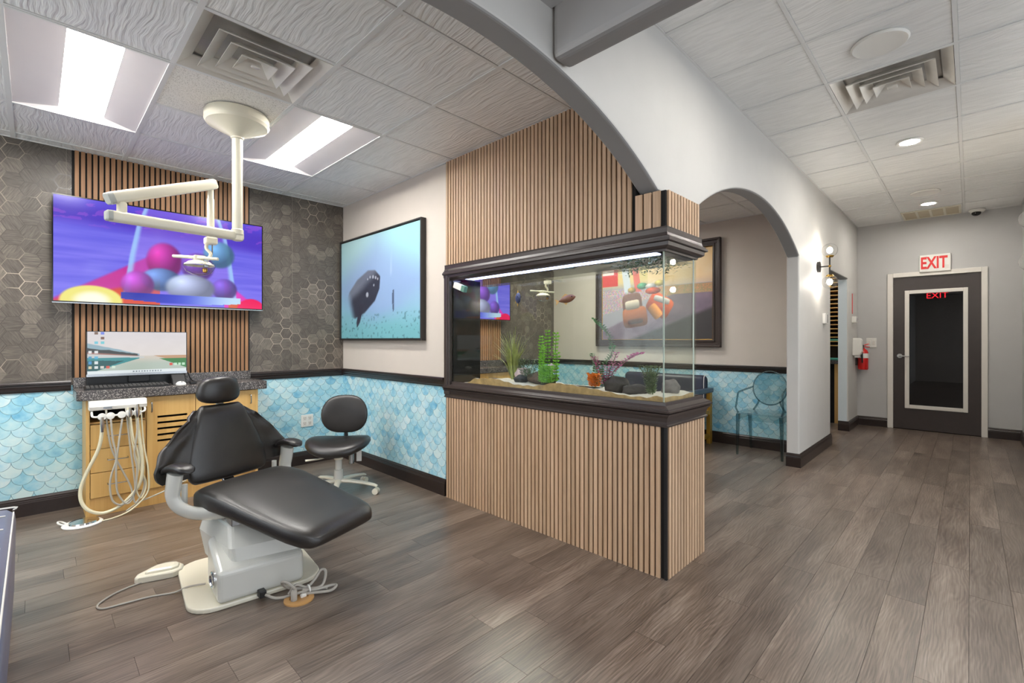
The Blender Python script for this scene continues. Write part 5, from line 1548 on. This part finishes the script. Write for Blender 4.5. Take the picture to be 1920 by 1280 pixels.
# foot control of the chair
fc = thing('foot_control', 'low beige foot control with cord on the floor beside the chair', 'pedal', (.455, 2.985, 0))
poly = [(-.100, -.035), (-.085, -.050), (.06, -.060), (.098, -.035), (.102, .02), (.085, .048), (.02, .060), (-.05, .045), (-.095, .0)]
ca, sa = math.cos(R(-14)), math.sin(R(-14))
def fcp(k, z): return [(.455 + (x * k) * ca - (y * k) * sa, 2.995 + (x * k) * sa + (y * k) * ca, z) for x, y in poly]
MB().loft([fcp(1, 0), fcp(1, .026), fcp(.92, .034)]).build('body', M['cream_enamel'], fc, bevel=.006)
MB().loft([fcp(.72, .033), fcp(.68, .044), fcp(.5, .050)]).xform(lambda p: p + Vector((.012, .0, 0))).build('rocker', M['cream_enamel'], fc, bevel=.003)
MB().tube(catmull([(.415, 2.955, .012), (.36, 2.965, .005), (.27, 2.93, .005), (.205, 2.86, .005), (.215, 2.805, .005), (.28, 2.79, .005), (.38, 2.775, .005), (.47, 2.735, .006), (.52, 2.70, .028), (.585, 2.665, .032)], 8), .0042, 8).build('cord', M['cord_grey'], fc, smooth=True)

# ------------------------------------------------------------------ operator stool
sx, sy = 1.70, 3.60
so = thing('stool', 'black leather operator stool with pale five-star base by the partition wall', 'stool', (sx, sy, 0), R(-40))
rr_ = []
for z, k in ((.330, .62), (.338, .82), (.352, .95), (.372, 1.0), (.395, .985), (.412, .92), (.422, .78), (.424, .5), (.420, .2), (.419, .02)):
    ring = []
    for i in range(36):
        a = 2 * math.pi * i / 36
        x, y = .245 * k * sgnpow(math.cos(a), .85), .215 * k * sgnpow(math.sin(a), .85)
        dz = .035 * (abs(x) / .245) ** 2 * 1.0 - .030 * max(0, -y / .215) ** 2
        ring.append((x, y, z + dz))
    rr_.append(ring)
MB().loft(rr_).build('seat', M['leather'], so, local=True, smooth=True, angle=70)
rr_ = []
for k in range(15):
    ph = -math.pi / 2 + math.pi * k / 14
    cz = max(.03, math.cos(ph) ** .7); zz = math.sin(ph)
    wv = .190 * (1 + .02 * -zz)
    rr_.append([(q[0], .195 + q[1] + .03 * (zz + 1) * .5 - .03 * (q[0] / .19) ** 2, .600 + .156 * zz) for q in seprof(wv * cz, .035 * cz ** .6, 30, .85)])
MB().loft(rr_).build('backrest', M['leather'], so, local=True, smooth=True, angle=70)
MB().tube(catmull([(0, .08, .325), (0, .20, .34), (0, .235, .42), (0, .225, .55)], 6), .016, 10, flat=.5).build('back_bar', M['black_plastic'], so, local=True, smooth=True)
MB().lathe([(.12, .332), (.11, .322), (.05, .30), (.034, .285), (.034, .27)], (0, 0, 0), 24).build('seat_plate', M['cream_enamel'], so, local=True, smooth=True)
MB().lathe([(.026, .30), (.026, .19), (.034, .188), (.038, .10), (.040, .085), (.001, .085)], (0, 0, 0), 16).build('column', M['grey_enamel'], so, local=True, smooth=True, angle=30)
for k in range(5):
    a = R(-10 + 72 * k); dx_, dy_ = math.cos(a), math.sin(a)
    P = [(dx_ * r_, dy_ * r_, z_) for r_, z_ in ((.02, .10), (.10, .098), (.20, .088), (.29, .072), (.315, .062))]
    lg = MB().tube(P, lambda u: .026 - .012 * u, 10, flat=.7).build('leg', M['cream_enamel'], so, local=True, smooth=True)
    cc = (dx_ * .305, dy_ * .305)
    for s2 in (-1, 1):
        w = MB(); ax = Vector((-dy_, dx_, 0)); f = Vector((dx_, dy_, 0))
        rngs = []
        for o2 in (-.010, .010):
            rngs.append([Vector((cc[0], cc[1], .024)) + ax * (s2 * .014 + o2) + f * (.024 * math.cos(q * math.pi / 8)) + Vector((0, 0, .024 * math.sin(q * math.pi / 8))) for q in range(16)])
        w.loft(rngs).build('caster', M['cream_enamel'], lg, local=True, smooth=True, angle=40)
MB().tube([(.03, -.02, .315), (-.12, -.13, .305), (-.20, -.17, .305)], lambda u: .008 + .008 * u, 8, flat=.5).build('lever', M['cream_enamel'], so, local=True, smooth=True)
MB().lathe([(.022, .32), (.022, .22), (.018, .215), (.001, .215)], (.085, .06, 0), 14).build('tilt_knob', M['steel'], so, local=True, smooth=True)
MB().box(.125, .165, .060, .064, .235, .335).build('care_tag', M['white_plastic'], so, local=True)

# ------------------------------------------------------------------ blue bench at the left
be = thing('bench', 'navy blue upholstered bench with white piping by the chair', 'bench', (-.36, 2.4, 0))
rr_ = []
def bsec(y, k):
    pr = [(-.66, .0), (-.070, .0), (-.062, .10), (-.056, .40), (-.060, .440), (-.085, .462), (-.14, .468), (-.58, .468), (-.64, .455), (-.66, .42)]
    return [(-.36 + (x + .36) * k, y, z * (1 if k == 1 else .985)) for x, z in pr]
for y, k in ((1.55, .97), (1.57, 1), (3.07, 1), (3.095, .97)):
    rr_.append(bsec(y, k))
MB().loft(rr_).build('cushion', M['navy_vinyl'], be, smooth=True, angle=50)
MB().tube([(-.064, 1.57, .447), (-.064, 3.07, .447)], .0028, 6).tube(catmull([(-.064, 3.085, .452), (-.10, 3.088, .466), (-.6, 3.088, .470)], 5), .004, 6).build('piping', M['piping'], be, smooth=True)
for y in (1.75, 2.0, 2.25, 2.5, 2.75, 2.95):
    MB().tube([(-.085, y, .466), (-.14, y, .4695), (-.6, y, .4695)], .003, 6).build('seam', M['piping'], be, smooth=True)

# ------------------------------------------------------------------ next bay seen through the tank and the second arch
DX = 3.18
screen_panel(DX, 'brown vertical slat panel behind the television of the next bay')
make_tv(DX, 'wall television in the next bay seen through the aquarium')
c2 = copy_tree(lamp1, None, (DX, 0, ZB - ZO)); c2['label'] = 'cream ceiling dental lamp of the next bay seen through the aquarium'
c3 = copy_tree(cb, None, (DX, 0, 0)); c3['label'] = 'maple base cabinet of the next bay behind the aquarium'
c4 = copy_tree(wtop, None, (DX, 0, 0)); c4['label'] = 'dark speckled counter of the next bay behind the aquarium'
for o, gname in ((cb, 'maple cabinets of the bays'), (c3, 'maple cabinets of the bays'), (wtop, 'speckled counters of the bays'), (c4, 'speckled counters of the bays')):
    o['group'] = gname

def race_picture(u, v):
    """plain stand-in: stadium crowd, red banners and a dark road, no figures"""
    n = vnoise(u, v, 10, 8, 31); d = np.random.default_rng(5).random(u.shape)
    c = np.stack([226 - 20 * n, 178 + 20 * v, 120 + 40 * (1 - v)], 1)
    c = lay(c, sm(.72, .60, v) * .9, (150, 152, 166))
    crowd = (v < .62) & (v > .30 + .40 * u)
    base = np.stack([120 + 110 * d, 110 + 90 * np.roll(d, 7), 110 + 100 * np.roll(d, 13)], 1)
    c = np.where(crowd[:, None], base, c)
    c = lay(c, ((u < .16) & (v > .66)) * 1.0, (206, 62, 52)); c = lay(c, ((u < .12) & (v > .70) & (np.abs(v - .84) < .03)) * .9, (240, 232, 226))
    c = lay(c, ((np.abs(u - .22 - .1 * (1 - v)) < .035) & (v > .58)) * .95, (196, 204, 216)); c = lay(c, ((np.abs(u - .32 - .1 * (1 - v)) < .03) & (v > .58)) * .9, (214, 92, 80))
    c = lay(c, ((v > .62) & (u > .45)) * .6, np.stack([230 + 20 * n, 190 + 30 * n, 140 + 60 * n], 1))
    c = lay(c, ((v < .62) & (v > .50) & (u > .55)) * .8, np.stack([214 - 60 * (d > .5), 130 + 30 * n, 80 + 30 * n], 1))
    c = lay(c, sm(.02, -.02, v - (.10 + .62 * u)) * (v < .52), np.stack([104 + 40 * n, 92 + 34 * n, 110 + 30 * n], 1))
    c = lay(c, sm(.0, -.06, v - (-.12 + .50 * u)), (64, 62, 64))
    def blob(cx, cy, rx, ry, colr):
        nonlocal c
        q = ((u - cx) / rx) ** 2 + ((v - cy) / ry) ** 2
        sh = np.clip(1.2 - .5 * (((u - cx) / rx + .3) ** 2 + ((v - cy) / ry - .5) ** 2) ** .5, .5, 1.2)
        c = lay(c, sm(1.1, .9, q), np.array(colr)[None] * sh[:, None])
    def slab(cx, cy, rx, ry, ang, colr, e=5.0):
        nonlocal c
        ca_, sa_ = math.cos(ang), math.sin(ang)
        x = (u - cx) * 1.38; y = v - cy
        p, q = x * ca_ + y * sa_, -x * sa_ + y * ca_
        k = np.abs(p / rx) ** e + np.abs(q / ry) ** e
        sh = np.clip(.85 + .35 * q / ry, .5, 1.2)
        c = lay(c, sm(1.3, .8, k), np.array(colr)[None] * sh[:, None])
    slab(.31, .36, .13, .20, .12, (112, 76, 62)); slab(.33, .27, .16, .12, .12, (170, 98, 54)); slab(.305, .42, .095, .055, .12, (206, 192, 172))
    slab(.335, .22, .10, .03, .12, (92, 56, 42)); slab(.56, .40, .15, .12, -.55, (224, 92, 40)); slab(.52, .33, .09, .06, -.9, (232, 150, 60)); slab(.58, .46, .10, .035, -.35, (214, 206, 204))
    blob(.30, .60, .04, .035, (196, 160, 84)); blob(.40, .64, .05, .04, (98, 170, 130)); blob(.56, .66, .045, .035, (226, 200, 110)); blob(.48, .63, .05, .035, (212, 206, 206)); blob(.50, .575, .07, .04, (214, 90, 56))
    return c
po = thing('framed_poster', 'large framed racing poster with dark wide frame on the next bay wall', 'picture', (XP - .03, 2.98, 1.13))
py0, py1, pz0, pz1 = 2.11, 3.86, 1.13, 2.44
prof_y = [(0, .0), (.018, .004), (.03, .012), (.034, .07), (.03, .085)]
fr3 = MB()
def pframe(i0, i1, x0, x1, name, mat):
    m = MB()
    for a, b_, c_, d_ in ((py0 + i0, py1 - i0, pz0 + i0, pz0 + i1), (py0 + i0, py1 - i0, pz1 - i1, pz1 - i0), (py0 + i0, py0 + i1, pz0 + i1, pz1 - i1), (py1 - i1, py1 - i0, pz0 + i1, pz1 - i1)):
        m.box(x0, x1, a, b_, c_, d_)
    m.build(name, mat, po, bevel=.004)
dkf = plain('dark_poster_frame', C(58, 47, 43), .3, var=.08)
pframe(0, .028, XP - .055, XP - .002, 'outer_frame', dkf)
pframe(.028, .066, XP - .040, XP - .002, 'frame_cove', dkf)
pframe(.066, .092, XP - .048, XP - .002, 'inner_frame', dkf)
pframe(.092, .098, XP - .034, XP - .002, 'gilt_fillet', M['gold_paint'])
MB().box(XP - .018, XP - .002, py0 + .098, py1 - .098, pz0 + .098, pz1 - .098).build('backing', M['black_plastic'], po)
picture('print', M['print'], po, (XP - .020, py1 - .098, pz0 + .098), (0, -1, 0), (0, 0, 1), py1 - py0 - .196, pz1 - pz0 - .196, race_picture, 220, 150)

# settee against that wall
se = thing('settee', 'navy settee with white piping and brass coloured side frames behind the aquarium', 'sofa', (5.42, 2.75, 0))
def soft_box(x0, x1, y0, y1, z0, z1, r=.04):
    m = MB(); rings = []
    n = 5
    for k in range(2 * n + 1):
        u = k / (2 * n); y = y0 + (y1 - y0) * u
        yy = min(y - y0, y1 - y); kk = 1 if yy > r else math.sqrt(max(.05, 1 - ((r - yy) / r) ** 2))
        rings.append([(p[0], y, p[1]) for p in rrect(x0 + r * .5 * (1 - kk), x1 - r * .5 * (1 - kk), z0 + r * .5 * (1 - kk), z1 - r * .5 * (1 - kk), r, 4)])
    return m.loft(rings)
def soft2(x0, x1, y0, y1, z0, z1, r):
    ysn = [y0, y0 + r * .15, y0 + r * .5, y0 + r, y1 - r, y1 - r * .5, y1 - r * .15, y1]
    rings = []
    for y in ysn:
        yy = min(y - y0, y1 - y); kk = 1 if yy >= r else math.sqrt(max(.0, 1 - ((r - yy) / r) ** 2))
        i = r * (1 - kk)
        rings.append([(p[0], y, p[1]) for p in rrect(x0 + i, x1 - i, z0 + i, z1 - i, max(.004, r - i * .6), 4)])
    return MB().loft(rings)
soft2(5.50, 5.62, 2.22, 3.30, .42, .80, .05).build('backrest', M['blue_vinyl'], se, smooth=True, angle=60)
soft2(5.05, 5.55, 2.24, 3.28, .36, .48, .04).build('seat_cushion', M['blue_vinyl'], se, smooth=True, angle=60)
MB().tube(catmull([(5.50, 2.235, .46), (5.495, 2.232, .75), (5.52, 2.232, .795), (5.60, 2.232, .80)], 5), .004, 6).build('piping', M['piping'], se, smooth=True)
MB().box(5.08, 5.58, 2.26, 3.26, .14, .36).build('seat_base', M['blue_vinyl'], se, bevel=.02)
for y in (2.20, 3.32):
    fm = MB()
    for a in ((5.04, 5.11, 0, .60), (5.54, 5.61, 0, .60)): fm.box(a[0], a[1], y - .022, y + .022, a[2], a[3])
    fm.box(5.11, 5.54, y - .02, y + .02, .07, .12).box(5.11, 5.54, y - .02, y + .02, .35, .40)
    fm.build('side_frame', M['gold_paint'], se, bevel=.004)
    soft2(5.02, 5.62, y - .04, y + .04, .60, .655, .018).build('armrest', plain('arm_teal', C(50, 66, 84), .4), se, smooth=True, angle=60)

# clear chair beside the pillar
gc = thing('ghost_chair', 'transparent smoky acrylic armchair with round back by the arch pillar', 'chair', (5.46, 1.56, 0))
A = M['smoke_acrylic']
EDGE = thin_glass('smoke_edge', (.52, .62, .64, 1), 1.2, .05, .05)
yl, yr, xf, xb_ = 1.79, 1.335, 5.24, 5.66
MB().prism(rrect(xf, xb_ - .03, yr, yl, .04, 4), .435, .452, 2).build('seat', A, gc, bevel=.004)
sk = MB().box(xf + .015, xf + .021, yr + .03, yl - .03, .375, .434).box(xf + .03, xb_ - .06, yl - .024, yl - .018, .375, .434).box(xf + .03, xb_ - .06, yr + .018, yr + .024, .375, .434)
sk.build('apron', A, gc)
def taper(x0, y0, x1, y1, z1, r0, r1):
    return MB().loft([[(x0 + sx_ * r0, y0 + sy_ * r0, 0) for sx_, sy_ in ((-1, -1), (1, -1), (1, 1), (-1, 1))], [(x1 + sx_ * r1, y1 + sy_ * r1, z1) for sx_, sy_ in ((-1, -1), (1, -1), (1, 1), (-1, 1))]])
for (x0, y0, x1, y1) in ((xf + .012, yl - .012, xf + .02, yl - .02), (xf + .012, yr + .012, xf + .02, yr + .02), (xb_ + .01, yl - .02, xb_ - .06, yl - .03), (xb_ + .01, yr + .02, xb_ - .06, yr + .03)):
    taper(x0, y0, x1, y1, .435, .010, .018).build('leg', EDGE, gc, bevel=.003)
yc_ = (yl + yr) / 2
bkd = MB().lathe([(.001, -.005), (.150, -.005), (.162, -.007), (.170, 0), (.162, .007), (.150, .005), (.001, .005)], (0, 0, 0), 40, 'x')
bkd.xform(lambda p: Vector((5.62 + p.x + .10 * p.z, yc_ + p.y, .695 + p.z * 1.08))).build('round_back', A, gc, smooth=True, angle=40)
MB().tube([((5.62 + .10 * (.183 * math.sin(k * math.pi / 20))), yc_ + .170 * math.cos(k * math.pi / 20), .695 + .183 * math.sin(k * math.pi / 20)) for k in range(40)], .007, 6, closed=True).build('back_rim', EDGE, gc, smooth=True)
edge = EDGE
for s in (-1, 1):
    MB().tube(catmull([(xb_ - .06, yc_ + s * .16, .445), (5.60, yc_ + s * .115, .52), (5.605, yc_ + s * .105, .56)], 4), .010, 6).build('back_strut', edge, gc, smooth=True)
    ye = yl - .02 if s > 0 else yr + .02
    MB().tube([(xf + .02, ye, .445), (xf + .005, ye + s * .02, .50), (xf + .03, ye + s * .005, .655), (xf + .05, ye, .665), (5.60, yc_ + s * .168, .70)], .010, 6).build('arm', edge, gc, smooth=True)
